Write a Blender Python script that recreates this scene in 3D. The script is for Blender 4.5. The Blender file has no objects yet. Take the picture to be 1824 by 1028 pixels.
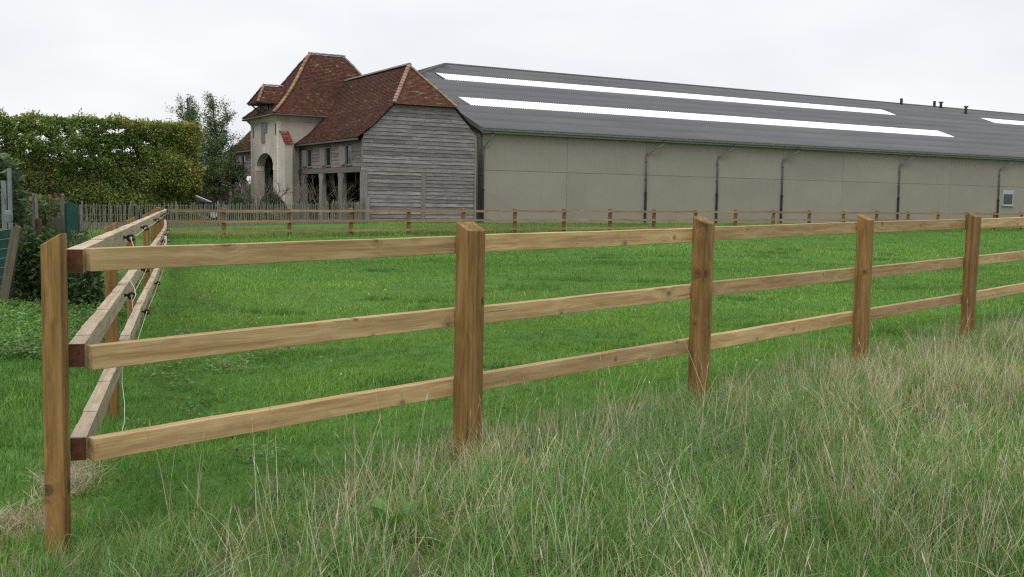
import bpy, math, random
import numpy as np
from mathutils import Vector, Matrix, Euler
SC = bpy.context.scene
COL = SC.collection
rnd = random.Random(11)
R = math.radians

# ------------------------------------------------------------------ camera
F_PX, CAM_H = 1855.7, 1.5
PITCH, ROLL, YAW_B = 0.08614536, 0.01670967, R(60)
_cp, _sp, _c, _s = math.cos(PITCH), math.sin(PITCH), math.cos(ROLL), math.sin(ROLL)
_up0 = np.array([0, _sp, _cp]); _r0 = np.array([1.0, 0, 0])
CR = np.array([_c*_r0 + _s*_up0, -_s*_r0 + _c*_up0, [0, _cp, -_sp]])
CAMP = np.array([0, 0, CAM_H])
cd = bpy.data.cameras.new('camera'); cam = bpy.data.objects.new('camera', cd); COL.objects.link(cam)
cd.sensor_width = 36.0; cd.lens = F_PX/1824*36; cd.clip_end = 6000; cd.clip_start = 0.05
_m = Matrix.Identity(4)
for i in range(3):
    _m[i][0] = CR[0][i]; _m[i][1] = CR[1][i]; _m[i][2] = -CR[2][i]; _m[i][3] = CAMP[i]
cam.matrix_world = _m
SC.camera = cam

# ------------------------------------------------------------------ world: overcast daylight
SUN_EL, SUN_ROT = R(62), R(200)
wd = bpy.data.worlds.new('World'); SC.world = wd; wd.use_nodes = True
nt = wd.node_tree; nt.nodes.clear()
def N(tree, typ, **kw):
    n = tree.nodes.new(typ)
    for k, v in kw.items(): setattr(n, k, v)
    return n
out = N(nt, 'ShaderNodeOutputWorld'); bg = N(nt, 'ShaderNodeBackground')
sky = N(nt, 'ShaderNodeTexSky', sky_type='NISHITA', sun_disc=False)
sky.sun_elevation = SUN_EL; sky.sun_rotation = SUN_ROT; sky.air_density = 1.0; sky.dust_density = 3.0
bgs = N(nt, 'ShaderNodeBackground'); bgs.inputs['Strength'].default_value = 0.10
nt.links.new(sky.outputs[0], bgs.inputs['Color'])
tc = N(nt, 'ShaderNodeTexCoord'); mp = N(nt, 'ShaderNodeMapping'); mp.inputs['Scale'].default_value = (1.0, 1.0, 3.2)
nz = N(nt, 'ShaderNodeTexNoise'); nz.inputs['Scale'].default_value = 2.2; nz.inputs['Detail'].default_value = 5; nz.inputs['Roughness'].default_value = .5
rp = N(nt, 'ShaderNodeValToRGB')
rp.color_ramp.elements[0].position = .30; rp.color_ramp.elements[0].color = (.70, .73, .77, 1)
rp.color_ramp.elements[1].position = .66; rp.color_ramp.elements[1].color = (.915, .925, .935, 1)
nt.links.new(tc.outputs['Generated'], mp.inputs[0]); nt.links.new(mp.outputs[0], nz.inputs['Vector'])
nt.links.new(nz.outputs['Fac'], rp.inputs[0]); nt.links.new(rp.outputs[0], bg.inputs['Color'])
bg.inputs['Strength'].default_value = 0.635
mx = N(nt, 'ShaderNodeMixShader'); mx.inputs[0].default_value = 0.94
nt.links.new(bgs.outputs[0], mx.inputs[1]); nt.links.new(bg.outputs[0], mx.inputs[2]); nt.links.new(mx.outputs[0], out.inputs[0])
sl = bpy.data.lights.new('sun', 'SUN'); sl.energy = 1.5; sl.angle = R(60); sl.color = (1, .97, .93)
so = bpy.data.objects.new('sun', sl); COL.objects.link(so)
_sd = Vector((math.sin(SUN_ROT)*math.cos(SUN_EL), math.cos(SUN_ROT)*math.cos(SUN_EL), math.sin(SUN_EL)))
so.rotation_euler = _sd.to_track_quat('Z', 'Y').to_euler(); so.location = (0, -5, 30)
SC.render.engine = 'CYCLES'
SC.cycles.use_denoising = False; SC.cycles.pixel_filter_type = 'BLACKMAN_HARRIS'; SC.cycles.filter_width = 1.25
SC.cycles.max_bounces = 6; SC.cycles.transparent_max_bounces = 8
SC.view_settings.view_transform = 'Standard'; SC.view_settings.look = 'None'
SC.view_settings.exposure = 0.8; SC.view_settings.gamma = 1.0
SC.view_settings.use_curve_mapping = False

# ------------------------------------------------------------------ pixel helpers (photograph pixels -> directions)
def ray(x, y): return np.array([(x-912)/F_PX, -(y-514)/F_PX, 1.0]) @ CR
def at_depth(x, y, d): return CAMP + ray(x, y)*(d/ (ray(x, y)[1]))           # d = distance along world Y
def hor(x): return 353.8 + (x-914.7)*0.01671                                 # horizon row
DA = np.array([math.sin(YAW_B), math.cos(YAW_B), 0]); DB = np.array([-math.cos(YAW_B), math.sin(YAW_B), 0])
BARN_O = np.array([-1.86, 61.86, 0.0])
def uw(u, w, z=0.0): return BARN_O + u*DA + w*DB + np.array([0, 0, z])

# ------------------------------------------------------------------ terrain
FA = np.array([-1.80, 4.44]); FD = np.array([math.sin(R(44.6)), math.cos(R(44.6))]); FN = np.array([-FD[1], FD[0]])  # front fence line, FN into the field
CTRL = np.array([(-1.9, 4.45, -.04), (-.3, 5.95, -.01), (2, 8.0, .03), (5, 11.2, .08), (8.5, 15, .11), (0, 3, 0), (5, 5, .03), (-2.9, 7.6, -.17), (-3.8, 10.4, -.14),
    (-6, 9, -.12), (-4, 4, -.1), (-5.3, 15, -.12), (-8, 14, -.1), (-12.7, 38, -.12), (-9, 27, -.1), (0, 9, -.02), (3, 20, 0), (0, 44, -.03), (15, 50, .03), (25, 57, .06),
    (40, 66, .06), (12, 30, .02), (-1.9, 61.9, 0), (30, 80, 0), (60, 98, 0), (-9, 57, 0), (-18, 44, -.1), (-22, 52, 0), (15, 20, .1), (25, 25, .12), (-15, 25, -.05)])
def gz(x, y):
    x = np.asarray(x, float); y = np.asarray(y, float)
    d2 = (x[..., None]-CTRL[:, 0])**2 + (y[..., None]-CTRL[:, 1])**2 + .6
    w = 1/d2**1.6
    z = (w*CTRL[:, 2]).sum(-1)/w.sum(-1)
    far = np.clip((np.hypot(x, y-30)-70)/60, 0, 1)
    bump = .018*np.sin(x*1.7+.5*np.sin(y*1.3))*np.sin(y*1.1+1.0)*np.clip(1-np.hypot(x, y-12)/40, 0, 1)
    return z*(1-far) + bump
def g1(x, y): return float(gz(np.array([x]), np.array([y]))[0])

# ------------------------------------------------------------------ mesh helpers
class MB:
    def __init__(s): s.v = []; s.f = []; s.c = []
    def quad(s, a, b, c, d, col=None):
        i = len(s.v); s.v += [tuple(a), tuple(b), tuple(c), tuple(d)]; s.f.append((i, i+1, i+2, i+3)); s.c.append(col)
    def poly(s, pts, col=None):
        i = len(s.v); s.v += [tuple(p) for p in pts]; s.f.append(tuple(range(i, i+len(pts)))); s.c.append(col)
    def box(s, x0, x1, y0, y1, z0, z1, col=None):
        i = len(s.v)
        s.v += [(x0,y0,z0),(x1,y0,z0),(x1,y1,z0),(x0,y1,z0),(x0,y0,z1),(x1,y0,z1),(x1,y1,z1),(x0,y1,z1)]
        for q in ((0,3,2,1),(4,5,6,7),(0,1,5,4),(1,2,6,5),(2,3,7,6),(3,0,4,7)):
            s.f.append(tuple(i+k for k in q)); s.c.append(col)
    def hexa(s, p, col=None):            # 8 points ordered as in box
        i = len(s.v); s.v += [tuple(q) for q in p]
        for q in ((0,3,2,1),(4,5,6,7),(0,1,5,4),(1,2,6,5),(2,3,7,6),(3,0,4,7)):
            s.f.append(tuple(i+k for k in q)); s.c.append(col)
    def tube(s, pts, rads, n=6, col=None, caps=True):
        pts = [Vector(p) for p in pts]; rings = []
        for k, p in enumerate(pts):
            t = (pts[min(k+1, len(pts)-1)]-pts[max(k-1, 0)])
            t = t.normalized() if t.length > 1e-9 else Vector((0, 0, 1))
            a = t.cross(Vector((0, 0, 1)))
            if a.length < .1: a = t.cross(Vector((1, 0, 0)))
            a.normalize(); b = t.cross(a).normalized(); r = rads[k] if hasattr(rads, '__len__') else rads
            i = len(s.v)
            for q in range(n):
                an = 2*math.pi*q/n; s.v.append(tuple(p+a*(r*math.cos(an))+b*(r*math.sin(an))))
            rings.append(i)
        for k in range(len(rings)-1):
            for q in range(n):
                s.f.append((rings[k]+q, rings[k]+(q+1) % n, rings[k+1]+(q+1) % n, rings[k+1]+q)); s.c.append(col)
        if caps:
            s.f.append(tuple(rings[0]+q for q in range(n))[::-1]); s.c.append(col)
            s.f.append(tuple(rings[-1]+q for q in range(n))); s.c.append(col)
    def mesh(s, name):
        me = bpy.data.meshes.new(name); me.from_pydata(s.v, [], s.f)
        if any(c is not None for c in s.c):
            at = me.color_attributes.new('col', 'FLOAT_COLOR', 'CORNER')
            arr = []
            for p, c in zip(me.polygons, s.c):
                c = c if c is not None else (.5, .5, .5)
                arr += [c[0], c[1], c[2], 1.0]*p.loop_total
            at.data.foreach_set('color', arr)
        me.update(); return me
def link(name, data, parent=None, loc=None, rot=None, mat=None, smooth=False):
    o = bpy.data.objects.new(name, data); COL.objects.link(o)
    if parent is not None: o.parent = parent
    if loc is not None: o.location = loc
    if rot is not None: o.rotation_euler = rot
    if mat is not None and data is not None and not data.materials: data.materials.append(mat)
    if smooth: data.polygons.foreach_set('use_smooth', [True]*len(data.polygons))
    return o
def part(name, mb, mat, parent, smooth=False, **kw):
    return link(name, mb.mesh(name), parent, mat=mat, smooth=smooth, **kw)
def tag(o, label=None, cat=None, group=None, kind=None):
    if label: o['label'] = label
    if cat: o['category'] = cat
    if group: o['group'] = group
    if kind: o['kind'] = kind
    return o
def thing(name, label, cat, loc=(0, 0, 0), rz=0, group=None):
    o = link(name, None, loc=tuple(loc), rot=(0, 0, rz)); return tag(o, label, cat, group)
def tri_mesh(name, V, F, C=None, nside=3):
    V = np.asarray(V, np.float32); F = np.asarray(F, np.int32)
    me = bpy.data.meshes.new(name); me.vertices.add(len(V)); me.vertices.foreach_set('co', V.ravel())
    k = F.shape[1]; me.loops.add(F.size); me.loops.foreach_set('vertex_index', F.ravel())
    me.polygons.add(len(F)); me.polygons.foreach_set('loop_start', np.arange(0, F.size, k, dtype=np.int32))
    if C is not None:
        at = me.color_attributes.new('col', 'FLOAT_COLOR', 'POINT')
        CC = np.ones((len(V), 4), np.float32); CC[:, :3] = C; at.data.foreach_set('color', CC.ravel())
    me.update(calc_edges=True); me.validate(); return me
def bev(o, w=.004, seg=2):
    m = o.modifiers.new('edge', 'BEVEL'); m.width = w; m.segments = seg; m.limit_method = 'ANGLE'; return o

# ------------------------------------------------------------------ materials
def newmat(name):
    m = bpy.data.materials.new(name); m.use_nodes = True; t = m.node_tree
    return m, t, t.nodes['Principled BSDF']
def L(t, a, b): t.links.new(a, b)
def noise(t, vec, scale, detail=4, rough=.55, dist=0):
    n = N(t, 'ShaderNodeTexNoise'); n.inputs['Scale'].default_value = scale; n.inputs['Detail'].default_value = detail
    n.inputs['Roughness'].default_value = rough; n.inputs['Distortion'].default_value = dist
    if vec is not None: L(t, vec, n.inputs['Vector'])
    return n.outputs['Fac']
def ramp(t, fac, stops):
    r = N(t, 'ShaderNodeValToRGB'); e = r.color_ramp.elements
    while len(e) < len(stops): e.new(.5)
    for k, (p, c) in enumerate(stops): e[k].position = p; e[k].color = (*c, 1) if len(c) == 3 else c
    L(t, fac, r.inputs[0]); return r.outputs['Color']
def mixc(t, fac, a, b, mode='MIX'):
    m = N(t, 'ShaderNodeMix', data_type='RGBA', blend_type=mode)
    for sock, v in ((m.inputs[0], fac), (m.inputs[6], a), (m.inputs[7], b)):
        if isinstance(v, (int, float)): sock.default_value = v
        elif isinstance(v, tuple): sock.default_value = (*v, 1)
        else: L(t, v, sock)
    return m.outputs[2]
def mapping(t, vec, scale=(1, 1, 1), loc=None):
    m = N(t, 'ShaderNodeMapping'); m.inputs['Scale'].default_value = scale
    if loc is not None: m.inputs['Location'].default_value = loc
    L(t, vec, m.inputs[0]); return m.outputs[0]
def math_(t, op, a, b=None):
    m = N(t, 'ShaderNodeMath', operation=op)
    for k, v in enumerate((a, b)):
        if v is None: continue
        if isinstance(v, (int, float)): m.inputs[k].default_value = v
        else: L(t, v, m.inputs[k])
    return m.outputs[0]
def objvec(t, rand=True):
    tcn = N(t, 'ShaderNodeTexCoord'); v = tcn.outputs['Object']
    if rand:
        oi = N(t, 'ShaderNodeObjectInfo'); va = N(t, 'ShaderNodeVectorMath', operation='SCALE')
        cx = N(t, 'ShaderNodeCombineXYZ'); s1 = math_(t, 'MULTIPLY', oi.outputs['Random'], 37.0); s2 = math_(t, 'MULTIPLY', oi.outputs['Random'], 91.0)
        L(t, s1, cx.inputs[0]); L(t, s2, cx.inputs[1]); L(t, s1, cx.inputs[2])
        ad = N(t, 'ShaderNodeVectorMath', operation='ADD'); L(t, v, ad.inputs[0]); L(t, cx.outputs[0], ad.inputs[1]); v = ad.outputs[0]
        return v, oi.outputs['Random']
    return v, None
def bump(t, bs, h, strength=.3, dist=.01):
    b = N(t, 'ShaderNodeBump'); b.inputs['Strength'].default_value = strength; b.inputs['Distance'].default_value = dist
    L(t, h, b.inputs['Height']); L(t, b.outputs[0], bs.inputs['Normal'])

def wood_mat(name, dark, mid, light, axis=0, grey=0.0, knots=True, rough=.75, spread=.30):
    """timber with grain along a local axis, knots, saw marks"""
    m, t, bs = newmat(name)
    v, rv = objvec(t)
    st = [14, 14, 14]; st[axis] = .9
    vs = mapping(t, v, tuple(st))
    warp = noise(t, mapping(t, v, (1.3, 1.3, 1.3)), 2.0, 2)
    ad = N(t, 'ShaderNodeVectorMath', operation='ADD'); cx = N(t, 'ShaderNodeCombineXYZ')
    wv = math_(t, 'MULTIPLY', warp, 1.3)
    if knots:                                   # one knot per stretch of the length, swirling the grain round it
        tcn = N(t, 'ShaderNodeTexCoord'); sx = N(t, 'ShaderNodeSeparateXYZ'); L(t, tcn.outputs['Object'], sx.inputs[0]); KS = 2.1 if axis == 0 else 2.6
        vo = N(t, 'ShaderNodeTexVoronoi', voronoi_dimensions='1D', feature='F1'); vo.inputs['Scale'].default_value = 1.0
        L(t, math_(t, 'ADD', math_(t, 'MULTIPLY', sx.outputs[axis], KS), math_(t, 'MULTIPLY', rv, 53.0)), vo.inputs['W'])
        sc_ = N(t, 'ShaderNodeSeparateColor'); L(t, vo.outputs['Color'], sc_.inputs[0])
        if axis == 0: cross = math_(t, 'ADD', sx.outputs[2], .052); span = .13
        else: cross = math_(t, 'ADD', sx.outputs[0], math_(t, 'MULTIPLY', sx.outputs[1], .8)); span = .30
        cc = math_(t, 'MULTIPLY', math_(t, 'SUBTRACT', sc_.outputs[0], .5), span)
        dx = math_(t, 'MULTIPLY', vo.outputs['Distance'], .75/KS); dz_ = math_(t, 'SUBTRACT', cross, cc)
        dist = math_(t, 'SQRT', math_(t, 'ADD', math_(t, 'MULTIPLY', dx, dx), math_(t, 'MULTIPLY', dz_, dz_)))
        rad = math_(t, 'ADD', .3, math_(t, 'MULTIPLY', math_(t, 'POWER', sc_.outputs[1], 2.0), 1.1)); dist = math_(t, 'DIVIDE', dist, rad)
        show = math_(t, 'GREATER_THAN', sc_.outputs[2], .5); dist = math_(t, 'ADD', dist, math_(t, 'SUBTRACT', 1.0, show))
        kn = ramp(t, math_(t, 'ADD', dist, math_(t, 'MULTIPLY', math_(t, 'SUBTRACT', noise(t, v, 55, 3), .5), .016)), [(.006, (1, 1, 1)), (.011, (.55, .55, .55)), (.016, (.95, .95, .95)), (.022, (.35, .35, .35)), (.05, (0, 0, 0))])
        wv = math_(t, 'ADD', wv, math_(t, 'DIVIDE', 1.6, math_(t, 'ADD', 1.0, math_(t, 'POWER', math_(t, 'MULTIPLY', dist, 42.0), 2.0))))
    for k in range(3):
        if k != axis: L(t, wv, cx.inputs[k])
    L(t, vs, ad.inputs[0]); L(t, cx.outputs[0], ad.inputs[1])
    grain = noise(t, ad.outputs[0], 1.6, 6, .62, .3)
    st2 = [60, 60, 60]; st2[axis] = 2.5
    fine = noise(t, mapping(t, v, tuple(st2)), 2.0, 4, .6)
    gsum = math_(t, 'ADD', math_(t, 'MULTIPLY', grain, .72), math_(t, 'MULTIPLY', fine, .28))
    col = ramp(t, gsum, [(.34, dark), (.5, mid), (.66, light)])
    big = noise(t, mapping(t, v, (1.5, 4, 4) if axis == 0 else (4, 4, 1.5)), 1.0, 3)
    col = mixc(t, math_(t, 'MULTIPLY', big, .32), col, mixc(t, .5, mid, dark), 'MIX')
    stk = [26, 26, 26]; stk[axis] = .55
    streak = noise(t, mapping(t, v, tuple(stk)), 1.5, 3, .5)
    col = mixc(t, math_(t, 'MULTIPLY', ramp(t, streak, [(.50, (0, 0, 0)), (.72, (1, 1, 1))]), .55), col, tuple(c*.8 for c in dark))
    ck = [70, 70, 70]; ck[axis] = 1.1
    crack = ramp(t, noise(t, mapping(t, v, tuple(ck)), 1.0, 2, .4), [(.70, (0, 0, 0)), (.74, (1, 1, 1))])
    col = mixc(t, math_(t, 'MULTIPLY', crack, .6), col, tuple(c*.3 for c in dark))
    # per-piece tone
    tone = math_(t, 'ADD', 1.0-spread*.47, math_(t, 'MULTIPLY', rv, spread))
    tn = N(t, 'ShaderNodeCombineColor')
    for k in range(3): L(t, tone, tn.inputs[k])
    col = mixc(t, 1.0, col, tn.outputs[0], 'MULTIPLY')
    if knots: col = mixc(t, math_(t, 'MULTIPLY', kn, .8), col, tuple(c*.36 for c in dark))
    if grey:
        gn = noise(t, mapping(t, v, (2, 5, 5)), 2.0, 4)
        gf = ramp(t, gn, [(.35, (0, 0, 0)), (.7, (1, 1, 1))])
        col = mixc(t, math_(t, 'MULTIPLY', gf, grey), col, (.34, .32, .285))
    L(t, col, bs.inputs['Base Color']); bs.inputs['Roughness'].default_value = rough
    bs.inputs['Specular IOR Level'].default_value = .25
    bump(t, bs, math_(t, 'ADD', gsum, math_(t, 'MULTIPLY', fine, .6)), .35, .004)
    return m
M = {}
M['post'] = wood_mat('treated_post_timber', (.10, .053, .016), (.212, .121, .039), (.32, .198, .072), axis=2, rough=.7)
M['rail'] = wood_mat('pine_rail_timber', (.255, .16, .066), (.41, .285, .137), (.54, .41, .225), axis=0, spread=.36)
M['rail_old'] = wood_mat('pale_rail_timber', (.27, .20, .12), (.45, .365, .25), (.56, .48, .355), axis=0, grey=.22, knots=False)
M['endgrain'] = wood_mat('red_end_grain', (.055, .02, .009), (.105, .04, .018), (.16, .066, .03), axis=0, knots=False)
M['far_wood'] = wood_mat('far_fence_timber', (.16, .105, .05), (.28, .20, .10), (.37, .285, .155), axis=0, knots=False)
M['far_post'] = wood_mat('far_fence_post_timber', (.11, .06, .025), (.19, .105, .045), (.25, .145, .065), axis=2, knots=False)
M['board'] = wood_mat('silvered_weatherboard', (.088, .077, .078), (.20, .178, .179), (.35, .323, .325), axis=0, knots=False, rough=.85, spread=.6)
M['board_y'] = wood_mat('silvered_weatherboard_facade', (.08, .066, .06), (.165, .142, .132), (.255, .225, .21), axis=1, knots=False, rough=.85, spread=.5)
M['oak'] = wood_mat('silvered_oak_post', (.11, .10, .092), (.19, .177, .165), (.27, .255, .24), axis=2, knots=False, rough=.85)
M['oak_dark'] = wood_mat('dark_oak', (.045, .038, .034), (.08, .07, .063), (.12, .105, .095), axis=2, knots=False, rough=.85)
M['pale'] = wood_mat('chestnut_pale', (.105, .094, .08), (.195, .18, .157), (.295, .277, .245), axis=2, knots=False, rough=.85)
M['stake'] = wood_mat('mossy_stake', (.055, .047, .03), (.10, .088, .062), (.155, .14, .10), axis=2, knots=False, rough=.9)
def plain(name, col, rough=.6, metal=0, var=.15, scale=3, spec=.3):
    m, t, bs = newmat(name); v, _ = objvec(t, False)
    n1 = noise(t, v, scale, 5)
    c = ramp(t, n1, [(.3, tuple(x*(1-var) for x in col)), (.7, tuple(min(1, x*(1+var)) for x in col))])
    L(t, c, bs.inputs['Base Color']); bs.inputs['Roughness'].default_value = rough; bs.inputs['Metallic'].default_value = metal
    bs.inputs['Specular IOR Level'].default_value = spec
    return m
M['black'] = plain('black_plastic', (.012, .012, .014), .35, var=.1)
M['string'] = plain('white_poly_wire', (.62, .62, .60), .7, var=.05)
M['iron'] = plain('dark_cast_iron', (.022, .022, .025), .5)
M['pvc'] = plain('grey_pipe', (.13, .133, .137), .45, var=.08)
M['gutter'] = plain('grey_gutter', (.26, .263, .262), .5, var=.08)
M['glass'] = plain('dark_window_glass', (.012, .013, .016), .08, var=.05, spec=.6)
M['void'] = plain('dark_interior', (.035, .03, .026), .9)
M['winframe'] = plain('pale_grey_frame', (.34, .39, .40), .5, var=.05)
M['lead'] = plain('dark_fascia', (.075, .07, .068), .6)
M['net'] = plain('dark_green_windbreak', (.010, .060, .045), .7, var=.3, scale=6)
M['bark'] = plain('brown_bark', (.05, .042, .034), .9, var=.4, scale=8)
M['twig'] = plain('pale_twig', (.16, .135, .11), .9, var=.3, scale=4)
M['blueboard'] = plain('blue_grey_board', (.15, .175, .165), .8, var=.25, scale=5)
M['shed'] = plain('grey_shed', (.22, .215, .21), .8, var=.2, scale=.6)
M['carpaint'] = plain('dark_car_paint', (.02, .021, .025), .25, var=.05, spec=.5)
M['silver'] = plain('silver_trim', (.55, .56, .58), .4, var=.05)

# concrete panel wall
m, t, bs = newmat('barn_wall_panel'); v, rv = objvec(t)
n1 = noise(t, mapping(t, v, (.25, 1, .5)), 1.2, 5, .6); n2 = noise(t, mapping(t, v, (3, 1, .35)), 1.5, 4); n3 = noise(t, v, 30, 3)
c = ramp(t, n1, [(.25, (.245, .216, .183)), (.75, (.295, .261, .223))])
c = mixc(t, math_(t, 'MULTIPLY', ramp(t, n2, [(.5, (0, 0, 0)), (.8, (1, 1, 1))]), .16), c, (.15, .14, .115))
c = mixc(t, .12, c, ramp(t, n3, [(.3, (.16, .15, .13)), (.7, (.24, .23, .20))]))
tone = math_(t, 'ADD', .965, math_(t, 'MULTIPLY', rv, .07)); tn = N(t, 'ShaderNodeCombineColor')
for k in range(3): L(t, tone, tn.inputs[k])
c = mixc(t, 1.0, c, tn.outputs[0], 'MULTIPLY')
L(t, c, bs.inputs['Base Color']); bs.inputs['Roughness'].default_value = .85; bump(t, bs, n3, .15, .01); M['panel'] = m
# corrugated fibre cement
m, t, bs = newmat('corrugated_roof'); v, _ = objvec(t, False)
n1 = noise(t, mapping(t, v, (.12, .5, .5)), 1.0, 5, .6); n2 = noise(t, mapping(t, v, (1, 8, 8)), 1.0, 4)
n4 = noise(t, mapping(t, v, (5.6, .25, .25)), 1.0, 2)
c = ramp(t, n1, [(.3, (.094, .098, .108)), (.55, (.12, .124, .131)), (.75, (.148, .146, .136))])
c = mixc(t, math_(t, 'MULTIPLY', n2, .3), c, (.11, .11, .108)); c = mixc(t, math_(t, 'MULTIPLY', n4, .3), c, (.055, .057, .06))
_sx = N(t, 'ShaderNodeSeparateXYZ'); L(t, v, _sx.inputs[0]); _w = math_(t, 'COSINE', math_(t, 'MULTIPLY', _sx.outputs[0], 2*math.pi/.1775))     # shade painted into the trough colour so the ribs show
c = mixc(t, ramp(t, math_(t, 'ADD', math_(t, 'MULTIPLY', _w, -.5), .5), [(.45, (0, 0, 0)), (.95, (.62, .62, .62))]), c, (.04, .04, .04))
L(t, c, bs.inputs['Base Color']); bs.inputs['Roughness'].default_value = .75; bs.inputs['Specular IOR Level'].default_value = .3; M['corr'] = m
M['skylight'] = plain('translucent_white_sheet', (.90, .91, .92), .45, var=.02, scale=1)
# render / stone of the tower
m, t, bs = newmat('limewashed_stone'); v, _ = objvec(t, False)
n1 = noise(t, v, .7, 5, .6); n2 = noise(t, mapping(t, v, (1, 1, .25)), 2.2, 5); n3 = noise(t, v, 9, 4)
c = ramp(t, n1, [(.3, (.36, .328, .278)), (.7, (.50, .462, .40))]); c = mixc(t, math_(t, 'MULTIPLY', ramp(t, n2, [(.45, (0, 0, 0)), (.75, (1, 1, 1))]), .45), c, (.33, .29, .24))
c = mixc(t, math_(t, 'MULTIPLY', n3, .25), c, (.36, .34, .30))
br = N(t, 'ShaderNodeTexBrick'); br.inputs['Scale'].default_value = 1.0; br.inputs['Mortar Size'].default_value = .012; br.inputs['Brick Width'].default_value = .75; br.inputs['Row Height'].default_value = .36
L(t, c, bs.inputs['Base Color']); bs.inputs['Roughness'].default_value = .9; bump(t, bs, n3, .3, .02); M['stone'] = m
M['quoin'] = plain('pale_dressed_stone', (.56, .545, .48), .85, var=.12, scale=2)

# clay tiles: per tile colour from the attribute
m, t, bs = newmat('clay_tile'); at = N(t, 'ShaderNodeAttribute', attribute_name='col'); v, _ = objvec(t, False)
n1 = noise(t, v, .55, 4, .6); n2 = noise(t, v, 14, 3)
c = mixc(t, ramp(t, n1, [(.45, (0, 0, 0)), (.75, (.6, .6, .6))]), at.outputs['Color'], (.055, .034, .028))
c = mixc(t, math_(t, 'MULTIPLY', n2, .35), c, (.10, .062, .045))
L(t, c, bs.inputs['Base Color']); bs.inputs['Roughness'].default_value = .9; bs.inputs['Specular IOR Level'].default_value = .15; M['tile'] = m
def cap_mat(name, a, b):
    m, t, bs = newmat(name); v, rv = objvec(t); n1 = noise(t, v, 3, 4)
    c = ramp(t, math_(t, 'ADD', math_(t, 'MULTIPLY', n1, .4), math_(t, 'MULTIPLY', rv, .6)), [(.15, a), (.8, b)])
    L(t, c, bs.inputs['Base Color']); bs.inputs['Roughness'].default_value = .9; return m
M['hip'] = cap_mat('orange_hip_tile', (.17, .082, .052), (.27, .175, .115)); M['ridge'] = cap_mat('lichen_ridge_tile', (.15, .125, .10), (.24, .205, .165))

# leaves and blades: colour attribute with tint from the instance
def leaf_mat(name, trans=.35, rough=.55, tint=None, var=.35, spec=.25):
    m = bpy.data.materials.new(name); m.use_nodes = True; t = m.node_tree; t.nodes.clear()
    o = N(t, 'ShaderNodeOutputMaterial'); at = N(t, 'ShaderNodeAttribute', attribute_name='col'); c = at.outputs['Color']
    if tint:
        it = N(t, 'ShaderNodeAttribute', attribute_name='tint', attribute_type='INSTANCER'); c = mixc(t, 1.0, c, it.outputs['Vector'], 'MULTIPLY')
    d = N(t, 'ShaderNodeBsdfPrincipled'); L(t, c, d.inputs['Base Color']); d.inputs['Roughness'].default_value = rough; d.inputs['Specular IOR Level'].default_value = spec
    tr = N(t, 'ShaderNodeBsdfTranslucent'); L(t, mixc(t, 1.0, c, (1.1, 1.15, .7), 'MULTIPLY'), tr.inputs['Color'])
    mxs = N(t, 'ShaderNodeMixShader'); mxs.inputs[0].default_value = trans
    L(t, d.outputs[0], mxs.inputs[1]); L(t, tr.outputs[0], mxs.inputs[2]); L(t, mxs.outputs[0], o.inputs[0]); return m
M['grass'] = leaf_mat('grass_blade', .40, .5, tint=True)
M['leaf'] = leaf_mat('leaf', .28, .5)
# ground
m, t, bs = newmat('meadow_soil'); tcn = N(t, 'ShaderNodeTexCoord'); v = tcn.outputs['Object']
n1 = noise(t, v, .35, 5, .6); n2 = noise(t, v, 3.0, 6, .65); n3 = noise(t, v, 22, 5, .7)
c = ramp(t, n1, [(.3, (.06, .132, .026)), (.7, (.088, .178, .036))])
c = mixc(t, ramp(t, n2, [(.4, (0, 0, 0)), (.75, (.8, .8, .8))]), c, (.042, .105, .02))
c = mixc(t, ramp(t, n3, [(.45, (0, 0, 0)), (.8, (.7, .7, .7))]), c, (.09, .20, .042))
gm = N(t, 'ShaderNodeAttribute', attribute_name='col'); sep = N(t, 'ShaderNodeSeparateColor'); L(t, gm.outputs['Color'], sep.inputs[0])
c = mixc(t, sep.outputs[0], c, mixc(t, n3, (.07, .075, .036), (.13, .125, .065)))
c = mixc(t, sep.outputs[1], c, mixc(t, n3, (.16, .115, .065), (.34, .26, .16)))
L(t, c, bs.inputs['Base Color']); bs.inputs['Roughness'].default_value = .95; bs.inputs['Specular IOR Level'].default_value = .1; bump(t, bs, n3, .6, .03)
M['ground'] = m

# ------------------------------------------------------------------ regions of the ground
def fence_sd(x, y):            # >0 field side, <0 camera side; along fence
    dx = x-FA[0]; dy = y-FA[1]
    return dx*FN[0]+dy*FN[1], dx*FD[0]+dy*FD[1]
LEFT_PTS = np.array([(-1.852, 4.38), (-2.175, 5.42), (-2.55, 6.64), (-3.47, 9.55), (-5.23, 15.3), (-8.13, 24.4), (-10.2, 30.6), (-12.65, 37.9)])
def left_x(y): return np.interp(y, LEFT_PTS[:, 1], LEFT_PTS[:, 0])
def straw_strip(x, y):         # dead mown grass lying round the corner post
    xc = np.interp(y, [3.0, 3.9, 4.6, 5.3, 6.0], [-2.5, -2.28, -2.22, -2.30, -2.42]); d = np.abs(x-xc)+.05*np.sin(y*9); return np.clip(1.2-d/.11, 0, 1)*np.clip((6.1-y)/.6, 0, 1)*np.clip((y-2.6)/.3, 0, 1)

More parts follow.
